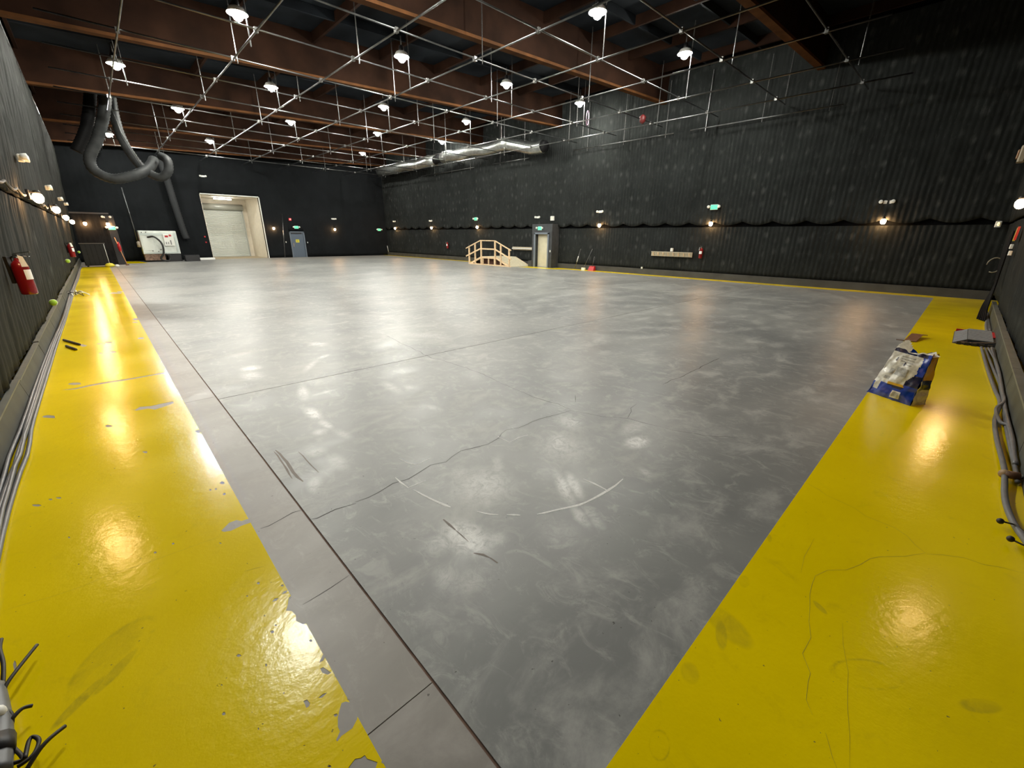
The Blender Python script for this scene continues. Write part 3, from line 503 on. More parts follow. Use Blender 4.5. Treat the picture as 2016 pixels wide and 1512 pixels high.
tag(MB().lathe([(.02, -.18), (.12, -.1), (.14, .1), (.03, .18)], 12).build('red_bucket', mat('dark_red_can', (.10, .008, .008), .5), None, True, (18.6, 11.3, 6.75)), 'small dark red can hanging by the pipe grid', 'can')

# ---------------------------------------------------------------- wall sconces
def sconce_proto():   # wall behind at local -x, fixture stands out along +x
    t = thing('wall_sconce', '', 'sconce', (0,0,0))
    MB().bbox((-.14, -.06, -.03), (-.09, .06, .15), .012).build('back_plate', DARK, t)
    MB().bar((-.09, 0, .10), (0, 0, .10), .03).build('arm', DARK, t)
    MB().lathe([(.05, .075), (.055, .12), (.03, .14)], 10).build('cap', DARK, t, True)
    MB().lathe(sphere_prof(.082, 7, 1.2), 12).build('bulb', WARM, t, True)
    return t
SP = sconce_proto()
def sconce(x, y, z, rz, lab): place(SP, 'sconce', (x, y, z), rz, lab, 'warm wall sconces round the hall')
for x, y, z, lab in ((-.98+.24, 7.6, 2.5, 'warm sconce on left wall, out of the frame'), (-.59, 12.77, 2.48, 'warm glowing sconce nearest on the left wall'), (-.57, 18.5, 2.47, 'second warm glowing sconce on the left wall'), (-.55, 23.9, 2.38, 'third warm glowing sconce along the left wall'), (-.52, 29.8, 2.33, 'farthest warm glowing sconce on the left wall')):
    sconce(x, y, z, 0, lab)
for y, lab in ((2.45, 'warm sconce on the long wall nearest the right corner'), (8.67, 'warm sconce under the exit sign on the long wall'), (14.93, 'warm sconce on long wall right of the cream door'), (25.95, 'warm sconce on long wall left of the wooden ramp'), (32.1, 'second warm sconce on long wall from the far corner'), (38.3, 'warm sconce on long wall closest to the far corner')):
    sconce(XR-.26, y, 2.5, PI, lab)
for x, lab in ((11.05, 'warm sconce between the roller door and thin pole'), (16.1, 'warm sconce on far wall right of the blue door')): sconce(x, YF-.2, 2.33, -PI/2, lab)
for x, lab in ((6.2, 'warm sconce on near wall, out of the frame'), (13.3, 'warm sconce cut by the right edge of the frame')): sconce(x, YN+(.46 if x > 10 else .27), 2.55, PI/2, lab)
sconce(-.12, 36.0, 2.35, -PI/2, 'warm sconce on the tall black partition, left one')
sconce(.86, 36.0, 2.34, -PI/2, 'warm sconce at right edge of the tall black partition')

# ---------------------------------------------------------------- emergency lights, exit signs, strobes
def em_proto():
    t = thing('emergency_light', '', 'emergency light', (0,0,0))
    MB().bbox((-.10, -.14, -.06), (-.02, .14, .06), .02).build('housing', WHITE, t)
    for s in (-1, 1):
        h = MB().lathe([(.02, -.05), (.055, -.04), (.065, .04), (.045, .05)], 12, Matrix.Translation((0, s*.17, .01)) @ Matrix.Rotation(PI/2, 4, 'Y')).build('lamp_head', WHITE, t, True)
    return t
EP = em_proto()
def em(x, y, z, rz, lab): place(EP, 'em', (x, y, z), rz, lab, 'white emergency lights on the walls')
for x, y, z, lab in ((-.60, 13.09, 3.2, 'white twin emergency light nearest on the left wall'), (-.58, 19.38, 3.1, 'second white emergency light on the left wall'), (-.55, 25.6, 3.11, 'third white emergency light on the left wall'), (-.53, 30.8, 3.15, 'farthest white emergency light on the left wall')): em(x, y, z, 0, lab)
for y, z, lab in ((2.5, 3.16, 'white emergency light on long wall nearest the right corner'), (14.97, 3.23, 'white emergency light on long wall above a sconce, right of the door'), (19.8, 3.05, 'white emergency light above the vestibule door'), (32.2, 3.06, 'second white emergency light from the far corner'), (38.4, 3.12, 'tiny white emergency light by the far corner')): em(XR-.23, y, z, PI, lab)
em(16.15, YF-.12, 3.22, -PI/2, 'white emergency light above far wall sconce'); em(.88, 36.12, 2.75, -PI/2, 'white emergency light on the tall black partition')
em(6.9, YF-.12, 5.85, -PI/2, 'small white fitting high above the roller door')
def exit_proto():
    t = thing('exit_sign', '', 'exit sign', (0,0,0))
    MB().bbox((-.06, -.17, -.11), (0, .17, .11), .012).build('housing', WHITE, t)
    f = MB().box((0, -.155, -.095), (.006, .155, .095)).build('lit_face', GREENE, t)
    c = bpy.data.curves.new('letters', 'FONT'); c.body = 'EXIT'; c.size = .155; c.extrude = .002; c.align_x = 'CENTER'; c.align_y = 'CENTER'; c.materials.append(GREENT)
    o = bpy.data.objects.new('letters', c); COL.objects.link(o)
    bpy.context.view_layer.update()
    me = bpy.data.meshes.new_from_object(o); bpy.data.objects.remove(o)
    l = bpy.data.objects.new('letters', me); COL.objects.link(l); l.parent = t
    l.rotation_euler = (PI/2, 0, PI/2); l.location = (.009, 0, 0)
    for s in (-1, 1):
        MB().lathe([(.02, -.05), (.055, -.04), (.065, .04), (.045, .05)], 12, Matrix.Translation((.02, s*.235, .02)) @ Matrix.Rotation(PI/2, 4, 'Y')).build('lamp_head', WHITE, t, True)
    return t
XP = exit_proto()
def ex(x, y, z, rz, lab): place(XP, 'exit', (x, y, z), rz, lab, 'green exit signs')
ex(XR-.30, 8.62, 3.22, PI, 'green EXIT sign with twin lamps high on the long wall'); ex(XR-.30, 26.05, 3.08, PI, 'green EXIT sign on long wall left of ramp')
ex(20.61, 19.1, 2.37, PI, 'green EXIT sign over the cream vestibule door'); ex(12.86, YF-.12, 2.45, -PI/2, 'green EXIT sign above the blue-grey door')
ex(20.45, YF-.15, 2.38, -PI/2, 'green EXIT sign in the far right corner'); ex(.99, 36.12, 2.14, -PI/2, 'green EXIT sign under sconce on black partition')
t = thing('fire_strobe', 'red fire alarm strobe above the blue-grey door', 'alarm strobe', (12.45, YF-.12, 3.07))
MB().bbox((-.09, -.05, -.09), (.09, .05, .09), .02).build('housing', REDE, t); MB().lathe([(.05, 0), (.045, .03), (.01, .04)], 10, Matrix.Translation((0, -.05, 0)) @ Matrix.Rotation(PI/2, 4, 'X')).build('lens', WHITE, t)
t = thing('speaker_box', 'white square wall speaker right of vestibule emergency light', 'speaker', (XR-.27, 18.5, 2.96), PI)
MB().bbox((-.07, -.14, -.13), (.03, .14, .13), .02).build('cabinet', WHITE, t); MB().box((.031, -.11, -.10), (.036, .11, .10)).build('grille', mat('cream_grille', (.7, .7, .6), .7), t)
t = thing('horn_strobe', 'small white strobe by the near right corner', 'alarm strobe', (XR-.27, -.42, 2.37), PI)
MB().bbox((-.04, -.07, -.09), (.03, .07, .09), .015).build('housing', WHITE, t); MB().box((.03, -.03, -.05), (.045, .03, .05)).build('lens', CHROME, t)
t = thing('beige_light', 'beige floodlight high on the near wall at the right edge', 'floodlight', (19.0, YN+.56, 4.13))
MB().bbox((-.2, -.06, -.22), (.2, .08, .2), .03).build('housing', mat('beige_plastic', (.33, .28, .2), .5), t); MB().bbox((-.12, .08, -.12), (.12, .12, .1), .02).build('lens', mat('amber_lens', (.3, .16, .07), .4), t)

# ---------------------------------------------------------------- fire extinguishers
def ext_proto():
    t = thing('fire_extinguisher', '', 'fire extinguisher', (0,0,0))
    MB().lathe([(.075, 0), (.083, .012), (.085, .05), (.085, .36), (.075, .41), (.045, .445), (.03, .46), (.03, .48)], 18).build('cylinder', RED, t, True)
    MB().box((.02, -.018, .48), (-.03, .018, .53)).lathe([(.028, .47), (.028, .50)], 10).build('valve', CHROME, t)
    MB().bar((-.02, 0, .535), (.15, 0, .56), .03, .012).bar((-.02, 0, .515), (.13, 0, .50), .03, .012).build('handle', CHROME, t)
    MB().tube(smooth_path([(-.02, .02, .5), (-.08, .05, .48), (-.095, .06, .36), (-.09, .055, .2)]), .012, 7).build('hose', BLACKP, t, True)
    n = 8; vs = []
    for k in range(n): a = -.9+1.8*k/(n-1); vs += [(.0865*math.cos(a), .0865*math.sin(a), .20), (.0865*math.cos(a), .0865*math.sin(a), .33)]
    MB().add(vs, [(2*k, 2*k+2, 2*k+3, 2*k+1) for k in range(n-1)]).build('paper_label', PAPER, t)
    MB().box((-.12, -.04, .15), (-.085, .04, .5)).build('wall_bracket', DARK, t)
    tg = MB().add([(.06, -.09, .37), (.11, -.05, .37), (.09, -.06, .50), (.05, -.08, .52)], [(0,1,2,3)]).build('inspection_tag', PAPER, t)
    return t
XT = ext_proto()
def exting(x, y, z, rz, lab): place(XT, 'ext', (x, y, z), rz, lab, 'red fire extinguishers')
exting(-.80, 8.85, 1.04, -.35, 'large red fire extinguisher hanging nearest on the left wall'); exting(-.68, 23.3, .98, -.3, 'small red fire extinguisher farther down the left wall')
exting(XR-.3, 8.9, .95, PI, 'red fire extinguisher on the long wall right of peg rack'); exting(XR-.3, 29.8, .9, PI, 'tiny red and white extinguisher left of the wooden ramp')

# ---------------------------------------------------------------- left wall odds and ends
for x, y, z, lab in ((-.80, 20.74, .95, 'green tennis ball capped on left wall, middle one'), (-.90, 12.56, .51, 'green tennis ball on left wall closest to the camera'), (-.73, 33.2, .86, 'green tennis ball on left wall beside the black cart')):
    b = MB().lathe(sphere_prof(.062, 8), 14).build('tennis_ball', TENNIS, None, True, (x+.03, y, z)); tag(b, lab, 'ball', 'tennis balls stuck on the left wall')
    MB().tube([(.062*math.cos(a)*.99, .03*math.sin(2*a), .06*math.sin(a)) for a in [k*PI/8 for k in range(17)]], .004, 5).build('seam', PAPER, b)
rp = []
y = 7.0
while y < 33:
    for k in range(6): yy_ = y+1.5*k/6; rp.append((xleft(yy_, 2.5)+.045, yy_, 2.56-.07*math.sin(PI*k/6)))
    y += 1.5
tag(MB().tube(rp, .02, 6).build('sconce_cable', mat('tan_cable', (.07, .058, .045), .6)), 'brown cable swagged along the left wall between sconces', 'cable')

# ---------------------------------------------------------------- hanging ducts (left)
def corr(pts, r, per=.13, amp=.022, n=14):
    P = smooth_path(pts, 14); Q = [P[0]]; acc = 0; L = 0; out = []; rs = []
    tot = [0]
    for i in range(1, len(P)): tot.append(tot[-1]+(P[i]-P[i-1]).length)
    m_ = int(tot[-1]/(per/2)); j = 0
    for k in range(m_+1):
        s_ = tot[-1]*k/m_
        while j < len(P)-2 and tot[j+1] < s_: j += 1
        f = (s_-tot[j])/max(tot[j+1]-tot[j], 1e-6); out.append(P[j].lerp(P[j+1], f)); rs.append(r+amp*(k % 2))
    return MB().tube(out, rs, n)
H1 = [(1.9, 27.3, 8.3), (1.75, 27.0, 7.3), (1.45, 27.0, 6.4), (1.08, 27.0, 5.6), (.68, 27.0, 4.85), (.75, 26.9, 4.35), (1.25, 26.8, 4.1), (1.85, 26.8, 4.25), (2.35, 27.1, 4.5), (2.75, 27.8, 4.85), (3.0, 28.4, 5.2)]
t = thing('flexible_duct', 'grey ribbed duct hanging in a long loop under the roof at left', 'duct', (1.5, 27, 0)); corr(H1, .19).build('duct_skin', HOSE, t, True, (-1.5, -27, 0))
MB().tube([(2.35, 26.9, 4.8), (1.95, 26.9, 6.0), (1.8, 27, 7.4)], .012, 5).build('sling_wire', ROD, t, True, (-1.5, -27, 0))
H2 = [(2.1, 27.9, 8.3), (1.95, 27.8, 7.0), (1.95, 27.6, 6.0), (2.15, 27.5, 5.2), (2.5, 27.4, 4.6), (2.95, 27.1, 4.33), (3.3, 27.0, 4.62), (3.4, 27.3, 5.1), (3.3, 28.0, 5.35)]
t = thing('flexible_duct', 'grey ribbed duct curling up in a hook beside the long loop', 'duct', (2.8, 27.5, 0)); corr(H2, .165).build('duct_skin', HOSE, t, True, (-2.8, -27.5, 0))
MB().tube([(3.38, 27.7, 4.95), (3.36, 27.7, 7.8)], .012, 5).build('sling_wire', ROD, t, True, (-2.8, -27.5, 0))
t = thing('flexible_duct', 'dark ribbed duct dropping down the far wall to the white machine', 'duct', (4.8, YF-.45, 0)); corr([(4.55, YF-.45, 6.9), (4.68, YF-.45, 5.6), (4.76, YF-.45, 4.2), (4.85, YF-.45, 2.9), (4.92, YF-.45, 2.0), (5.0, YF-.45, 1.5)], .2, .16, .03).build('duct_skin', mat('dark_grey_hose', (.03, .032, .034), .7, spec=.1), t, True, (-4.8, -(YF-.45), 0))
t = thing('flexible_duct', 'black duct coming off the roof behind the grey loop', 'duct', (1.2, 27.9, 0)); corr([(1.5, 28.4, 8.3), (1.3, 28.2, 7.4), (.9, 28, 6.2), (.35, 28, 5.2)], .2).build('duct_skin', HOSED, t, True, (-1.2, -27.9, 0))

# ---------------------------------------------------------------- silver duct on the right
t = thing('silver_duct', 'long foil-wrapped duct over the pipe grid by the long wall', 'duct', (20.1, 30, 0))
for a, b, r, z in ((38.5, 29.6, .36, 7.25), (28.6, 21.3, .36, 7.3)):
    n = 12; P = [(20.1+.04*math.sin(k*2.1), a+(b-a)*k/n, z+.05*math.sin(k*1.3)) for k in range(n+1)]
    MB().tube(P, [r+.03*math.sin(k*1.9) for k in range(n+1)], 18).build('duct_section', SILV, t, True, (-20.1, -30, 0))
MB().tube([(20.1, 29.9, 7.25), (20.1, 29.2, 7.3), (20.1, 28.5, 7.32)], [.3, .26, .3], 16).build('dark_collar', HOSED, t, True, (-20.1, -30, 0))
corr([(20.1, 21.6, 7.3), (20.15, 20.6, 7.1), (20.2, 19.6, 6.85), (20.2, 19.1, 6.8), (20.2, 18.6, 6.82)], .31, .2, .05, 16).build('ribbed_end', SILV, t, True, (-20.1, -30, 0))
MB().tube([(20.2, 18.65, 6.83), (20.2, 18.45, 6.8)], [.34, .30], 16).build('dark_opening', HOSED, t, True, (-20.1, -30, 0))

# ---------------------------------------------------------------- roller door and its passage
dr = tag(MB().box((DX0-.02, YF-.12, 0), (DX0, 44.6, DZ)).box((DX1, YF-.12, 0), (DX1+.04, 44.6, DZ)).box((DX0, YF-.12, DZ), (DX1, 44.6, DZ+.04)).box((DX0-.3, 44.62, 0), (DX1+.5, 44.8, DZ)).build('door_1', CREAM), 'cream lined passage with a pale roller shutter door', kind='structure')
MB().box((DX1+.0, YF-.14, 0), (DX1+.05, YF-.10, DZ)).box((DX0, YF-.14, DZ-.0), (DX1, YF-.10, DZ+.06)).build('corner_trim', WHITE, dr)
nsl = 42; RD1 = 9.9
for k in range(nsl):
    z = .02+k*(3.72/nsl); MB().add([(DX0+.0, 44.5, z), (RD1, 44.5, z), (RD1, 44.47, z+.04), (DX0, 44.47, z+.04), (RD1, 44.5, z+3.72/nsl-.004), (DX0, 44.5, z+3.72/nsl-.004)], [(0,1,2,3), (3,2,4,5)]).build('slat', SHUT, dr)
MB().tube([(DX0, 44.4, 4.0), (RD1+.1, 44.4, 4.0)], .24, 16).build('roller_hood', SHUTD, dr, True)
MB().box((RD1, 44.4, 0), (RD1+.08, 44.6, 4.0)).build('guide_rail', SHUTD, dr)
MB().box((DX0, 44.3, 0), (RD1, 44.5, .05)).build('bottom_bar', SHUTD, dr)
MB().box((DX0, 40.3, 0), (DX1, 44.3, .004)).build('tan_threshold', mat('tan_threshold', (.40, .33, .22), .6), dr)
ft = tag(MB().box((-.6, -.06, -.03), (.6, .06, .03)).build('ceiling_light', mat('tube_glow', (1,1,1), .5, emit=(1, .97, .9), es=HALL), None, False, (8.3, 42.6, 4.5)), 'white tube light in the passage behind the roller door opening', 'ceiling light')
tag(MB().bbox((-.85, -.12, 0), (.95, .12, .14), .02).build('white_plank', PAPER, None, False, (5.55, YF-.35, 0)), 'white plank lying on the floor left of roller door', 'plank')

# ---------------------------------------------------------------- blue-grey door
bd = tag(MB().box((12.22, YF-.14, 0), (12.30, YF, 2.10)).box((13.34, YF-.14, 0), (13.42, YF, 2.10)).box((12.22, YF-.14, 2.03), (13.42, YF, 2.11)).build('door_2', BLUEF), 'blue-grey steel door with yellow sign in far wall', kind='structure')
MB().box((12.30, YF-.06, .01), (13.34, YF-.01, 2.03)).build('door_leaf', BLUED, bd)
MB().box((12.42, YF-.10, .86), (12.47, YF-.055, 1.2)).build('pull_handle', CHROME, bd)
MB().box((12.66, YF-.07, 1.22), (12.94, YF-.062, 1.46)).build('yellow_notice', YELSIGN, bd)
MB().box((12.70, YF-.076, 1.27), (12.90, YF-.0705, 1.29)).box((12.70, YF-.076, 1.33), (12.86, YF-.0705, 1.35)).box((12.70, YF-.076, 1.39), (12.90, YF-.0705, 1.41)).build('notice_lines', DARK, bd)
MB().box((12.36, YF-.11, 1.93), (13.2, YF-.05, 2.02)).build('door_closer', DARK, bd)
tag(MB().tube([(11.78, YF-.5, 3.45), (11.43, YF-.6, 0)], .028, 8).build('thin_pole', GALV, None, True), 'thin grey pole standing left of the blue-grey door', 'pole')
tag(MB().bbox((-.03, -.02, -.06), (.03, .02, .06), .008).build('wall_switch', WHITE, None, False, (11.85, YF-.12, 1.25)), 'small white switch between the thin pole and blue door', 'switch')
tag(MB().bbox((-.03, -.02, -.05), (.03, .02, .05), .008).build('wall_switch', WHITE, None, False, (13.6, YF-.12, 1.22)), 'small white switch right of the blue-grey door', 'switch')
tag(MB().bbox((-.05, -.03, -.05), (.05, .03, .05), .01).bbox((-.05, -.03, -.45), (.05, .03, -.35), .01).build('red_button', REDP, None, False, (6.2, YF-.12, 1.65)), 'pair of small red buttons left of the roller door', 'button')

# ---------------------------------------------------------------- vestibule with cream door
vb = tag(MB().box((20.62, 18.05, 0), (XR, 18.33, 2.62)).box((20.62, 19.5, 0), (XR, 19.75, 2.62)).box((20.62, 18.33, 2.07), (XR, 19.5, 2.62)).build('door_3', mat('dark_grey_box', (.035, .038, .042), .7, noise_amt=.3, nscale=3)), 'dark vestibule with cream door beside the wooden ramp', kind='structure')
MB().box((20.56, 18.29, 0), (20.64, 18.38, 2.10)).box((20.56, 19.44, 0), (20.64, 19.54, 2.10)).box((20.56, 18.29, 2.02), (20.64, 19.54, 2.12)).build('frame', mat('grey_frame', (.16, .19, .23), .45), vb)
MB().box((20.86, 18.36, .01), (20.91, 19.45, 2.03)).build('door_leaf', DOORC, vb)
MB().box((20.60, 18.13, .96), (20.622, 18.20, 1.08)).build('card_reader', WHITE, vb)
MB().box((20.60, 19.75, 0), (20.95, 20.05, .38)).build('dark_plinth', BOARDD, vb)

# ---------------------------------------------------------------- wooden ramp with rails
rm = thing('wooden_ramp', 'pine ramp bridge with handrail standing by the long wall', 'ramp', (19.9, 22.3, 0))
def rb(name, m, *bars):
    mb = MB()
    for b in bars: mb.bar(*b)
    return mb.build(name, m, rm, False, (-19.9, -22.3, 0))
X0, X1 = 19.15, 20.95
prof = [(24.55, .02), (23.15, .56), (21.6, .56), (20.2, .02)]
for (ya, za), (yb, zb_) in zip(prof, prof[1:]):
    MB().add([(X0, ya, za), (X1, ya, za), (X1, yb, zb_), (X0, yb, zb_), (X0, ya, za-.03), (X1, ya, za-.03), (X1, yb, zb_-.03), (X0, yb, zb_-.03)], [(0,1,2,3),(7,6,5,4),(0,3,7,4),(1,0,4,5),(2,1,5,6),(3,2,6,7)]).build('deck', PLY, rm, False, (-19.9, -22.3, 0))
    for X in (X0+.0, X1-.03): rb('stringer', PINE, ((X, ya, za-.06), (X, yb, zb_-.06), .045, .12))
for y, zt in ((24.45, 1.13), (23.78, 1.36), (23.12, 1.57), (21.68, 1.57), (21.12, 1.37), (20.32, 1.12)):
    rb('post', PINE, ((X0-.03, y, 0), (X0-.03, y, zt), .085, .085))
for y in (22.4, 23.0, 21.8): rb('support', PINE, ((X0+.02, y, 0), (X0+.02, y, .46), .07, .07))
for off, nm in ((1.03, 'top_rail'), (.50, 'mid_rail')):
    q = [(24.75, .02), (23.15, .56), (21.65, .56), (20.1, .0)]
    for (ya, za), (yb, zb_) in zip(q, q[1:]): rb(nm, PINE, ((X0-.08, ya, za+off), (X0-.08, yb, zb_+off), .05, .085 if off < 1 else .06))
rb('bottom_plate', PINE, ((X0-.02, 24.5, .035), (X0-.02, 20.3, .035), .07, .07))
rb('bottom_plate', PINE, ((X1, 24.5, .035), (X1, 20.3, .035), .07, .07))
MB().add([(X0+.35, 24.1, .05), (X0+.35, 23.1, .46), (X0+.35, 21.7, .46), (X0+.35, 20.7, .05), (X0+.4, 24.1, .05), (X0+.4, 23.1, .46), (X0+.4, 21.7, .46), (X0+.4, 20.7, .05)], [(0,1,2,3),(7,6,5,4),(0,4,5,1),(1,5,6,2),(2,6,7,3)]).build('back_board', UNDER, rm, False, (-19.9, -22.3, 0))

# ---------------------------------------------------------------- racks, brooms on the long wall
def rack(y0, y1, z0, z1, npeg, name, lab):
    t = thing(name, lab, 'rack', (XR-.2, (y0+y1)/2, z0)); L = abs(y1-y0); H = z1-z0
    MB().box((-.02, -L/2, 0), (.02, L/2, H)).build('back_board', mat('tan_board', (.36, .31, .22), .6, noise_amt=.2, nscale=8), t)
    MB().box((-.05, -L/2, H-.04), (-.02, L/2, H)).build('top_lip', mat('pale_lip', (.45, .40, .30), .6), t)
    for k in range(npeg):
        y = -L/2+L*(k+.5)/npeg; MB().bar((-.02, y, .03), (-.10, y, H-.05), .03).build('peg', PINE, t)
    return t
rack(9.35, 11.53, .97, 1.20, 8, 'peg_rack', 'tan wooden peg rack left of the fire extinguisher')
MB_t = rack(20.15, 22.1, 1.0, 1.2, 0, 'wall_shelf', 'pale narrow board on wall between ramp and vestibule'); MB().bar((-.08, -.97, .1), (-.08, .97, .1), .05).build('highlight_strip', PAPER, MB_t)  # white bar paints the bright highlight line along the board
tag(MB().bbox((-.05, -.07, -.08), (.03, .07, .08), .015).build('thermostat', WHITE, None, False, (XR-.2, 10.43, 1.30)), 'small white box above the tan peg rack', 'thermostat')
tag(MB().bbox((-.02, -.05, -.05), (.02, .05, .05), .01).build('wall_outlet', WHITE, None, False, (XR-.21, 12.0, .33)), 'small white outlet low on the long wall', 'outlet')
t = thing('mop', 'grey mop pole leaning on the long wall, left of dustpan', 'mop', (20.95, 16.4, 0)); MB().tube([(0, 0, .02), (.16, -.24, 1.2)], .016, 7).build('pole', GALV, t, True); MB().tube([(.055, -.085, .45), (.10, -.15, .78)], .026, 7).build('grip', WHITE, t, True)
t = thing('broom', 'broom with a pale head leaning beside the red dustpan', 'broom', (20.95, 15.75, 0)); MB().tube([(0, 0, .1), (.14, -.46, 1.22)], .014, 7).build('pole', GALV, t, True); MB().box((-.05, -.12, 0), (.05, .12, .14)).build('brush_head', WHITE, t)
t = thing('dustpan', 'red lobby dustpan with a thin handle by the long wall', 'dustpan', (20.95, 15.15, 0))
MB().add([(-.12,-.2,0),(.12,-.2,0),(.12,.2,0),(-.12,.2,0),(.0,-.17,.24),(.12,-.17,.26),(.12,.17,.26),(.0,.17,.24)], [(0,3,2,1),(4,5,6,7),(0,1,5,4),(1,2,6,5),(2,3,7,6),(3,0,4,7)]).build('pan', REDP, t); MB().tube([(.06, 0, .24), (.12, -.05, .8)], .012, 7).build('handle', GALV, t, True)
tag(MB().tube([(XR-.22, 41-.8, .75), (XR-.25, 40.15, .9), (XR-.2, 40.1, .3)], .02, 6).build('white_stick', WHITE, None, True), 'short white stick leaning in the far right corner', 'stick')

# ---------------------------------------------------------------- far left: partition, cart, machine
t = thing('partition', 'tall black fabric partition in the far left corner', 'partition', (.22, 36.2, 0))
MB().box((-.85, -.05, .02), (.80, .05, 2.9)).build('panel', mat('partition_cloth', (.012, .0115, .0115), .85, spec=.1, noise_amt=.4, nscale=3), t)
MB().box((-.88, -.07, 2.9), (.80, .07, 2.98)).build('top_rail', mat('dark_rail', (.05, .045, .045), .5), t); MB().box((.60, -.07, 0), (.98, .07, 2.84)).build('side_rail', DARK, t)
for k in range(7): MB().box((-.8+.22*k, -.058, .1), (-.72+.22*k, -.05, 2.85)).build('batten', mat('batten_black', (.014, .0135, .0135), .8, spec=.1) if k == 0 else bpy.data.materials['batten_black'], t)
t = thing('rolling_cart', 'low black panel cart standing before the black partition', 'cart', (-.08, 34.6, 0))
MB().bbox((-.55, -.25, .08), (.5, .25, 1.26), .02).build('body', mat('cart_black', (.009, .009, .009), .6, spec=.2, noise_amt=.5, nscale=10), t)
MB().box((-.56, -.26, 1.26), (.52, .26, 1.29)).build('top', mat('cart_top', (.05, .05, .05), .5), t)
for x in (-.45, .4):
    for y in (-.18, .18): MB().lathe([(.04, -.02), (.04, .02)], 10, Matrix.Translation((x, y, .04)) @ Matrix.Rotation(PI/2, 4, 'X')).build('wheel', BLACKP, t)
for k in range(5): MB().box((-.5+.2*k, -.262, .12), (-.34+.2*k, -.25, 1.22)).build('slat', mat('cart_slat', (.014, .014, .014), .6, spec=.2) if k == 0 else bpy.data.materials['cart_slat'], t)
MB().tube([(.46, -.28, 1.25), (.47, -.3, .1)], .012, 6).build('white_rod', WHITE, t, True)
t = thing('yellow_bag', 'yellow and white bag on the floor by the black cart', 'bag', (.38, 34.0, 0)); MB().lathe([(.10,0),(.2,.04),(.21,.12),(.12,.2),(.02,.22)], 12, Matrix.Scale(.8, 4, (0,1,0))).build('body', YELSIGN, t, True); MB().lathe([(.06,0),(.11,.04),(.09,.1),(.02,.13)], 10, Matrix.Translation((.3,0,0))).build('white_end', PAPER, t, True)
t = thing('broom', 'orange-handled broom with red rag leaning by the partition', 'broom', (1.12, 35.3, 0)); MB().tube([(.06, -.1, .03), (-.15, .5, 1.6)], .02, 7).build('pole', mat('orange_wood', (.55, .25, .10), .5), t, True); MB().lathe([(.02,.75),(.07,.85),(.08,1.1),(.03,1.35)], 8, Matrix.Translation((-.06,.25,0))).build('rag', REDP, t, True); MB().box((-.02,-.2,0),(.14,.02,.06)).build('brush_head', BROWN, t)
t = thing('air_handler', 'white enamelled machine with control box on rusty base by far wall', 'machine', (3.3, 38.9, 0))
MB().bbox((-1.02, -.4, .52), (1.0, .5, 2.02), .03).build('cabinet', MACHW, t); MB().box((-.95, -.42, 1.72), (.95, -.40, 1.86)).box((-.95, -.43, .55), (.95, -.40, .62)).box((.84, -.43, .62), (.96, -.40, 1.9)).build('channel_rail', mat('pale_rail', (.5, .56, .54), .4), t)
MB().box((-1.05, -.35, 1.0), (-1.02, .45, 1.9)).build('rusty_side', RUST, t); MB().bbox((-1.0, -.35, .1), (.1, .4, .52), .02).build('rusty_base', RUST, t)
MB().box((-.9, -.41, .75), (-.35, -.40, 1.55)).build('access_panel', mat('panel_white', (.72, .76, .72), .4), t)
c = MB().bbox((.22, -.52, 1.05), (.78, -.41, 1.82), .02).build('control_box', WHITE, t)
MB().box((.32, -.53, 1.6), (.5, -.522, 1.72)).box((.55, -.53, 1.66), (.68, -.522, 1.78)).build('red_label', REDP, c); MB().box((.3, -.53, 1.15), (.36, -.522, 1.3)).box((.42, -.53, 1.15), (.47, -.522, 1.3)).box((.55, -.53, 1.12), (.62, -.522, 1.42)).build('dark_marks', mat('grey_mark', (.2, .2, .2), .6), c)
MB().tube(smooth_path([(-.6, -.42, 1.6), (-.25, -.6, 1.62), (.05, -.7, 1.2), (.02, -.75, .6), (-.2, -.75, .2), (.2, -.8, .08), (.35, -.7, .4), (.1, -.65, .5)]), .055, 10).build('black_hose', BLACKP, t, True)
MB().bbox((.25, -.4, .02), (1.0, .4, .5), .02).build('dark_base', DARK, t)
MB().lathe([(.02,0),(.14,.03),(.13,.34),(.03,.4)], 12, Matrix.Translation((-1.1, -.2, .95))).build('round_motor', mat('tan_motor', (.40, .34, .27), .5), t, True)
for x, z in ((-.85, 1.9), (-.62, 1.92), (-.5, .72), (-.2, .68), (-.05, .8)): MB().lathe([(.03, 0), (.03, .02)], 8, Matrix.Translation((x, -.41, z)) @ Matrix.Rotation(PI/2, 4, 'X')).build('bolt', DARK, t)
tag(MB().bbox((-.35, -.3, 0), (.5, .3, .42), .02).build('black_case', DARK, None, False, (4.78, 38.3, 0)), 'black case on floor right of the white machine', 'case')
tag(MB().tube([(2.1, 38.9, 4.65), (2.17, 38.9, 1.2)], .03, 7).build('upright_pole', GALV, None, True), 'tall thin grey pole rising beside the white machine', 'pole')

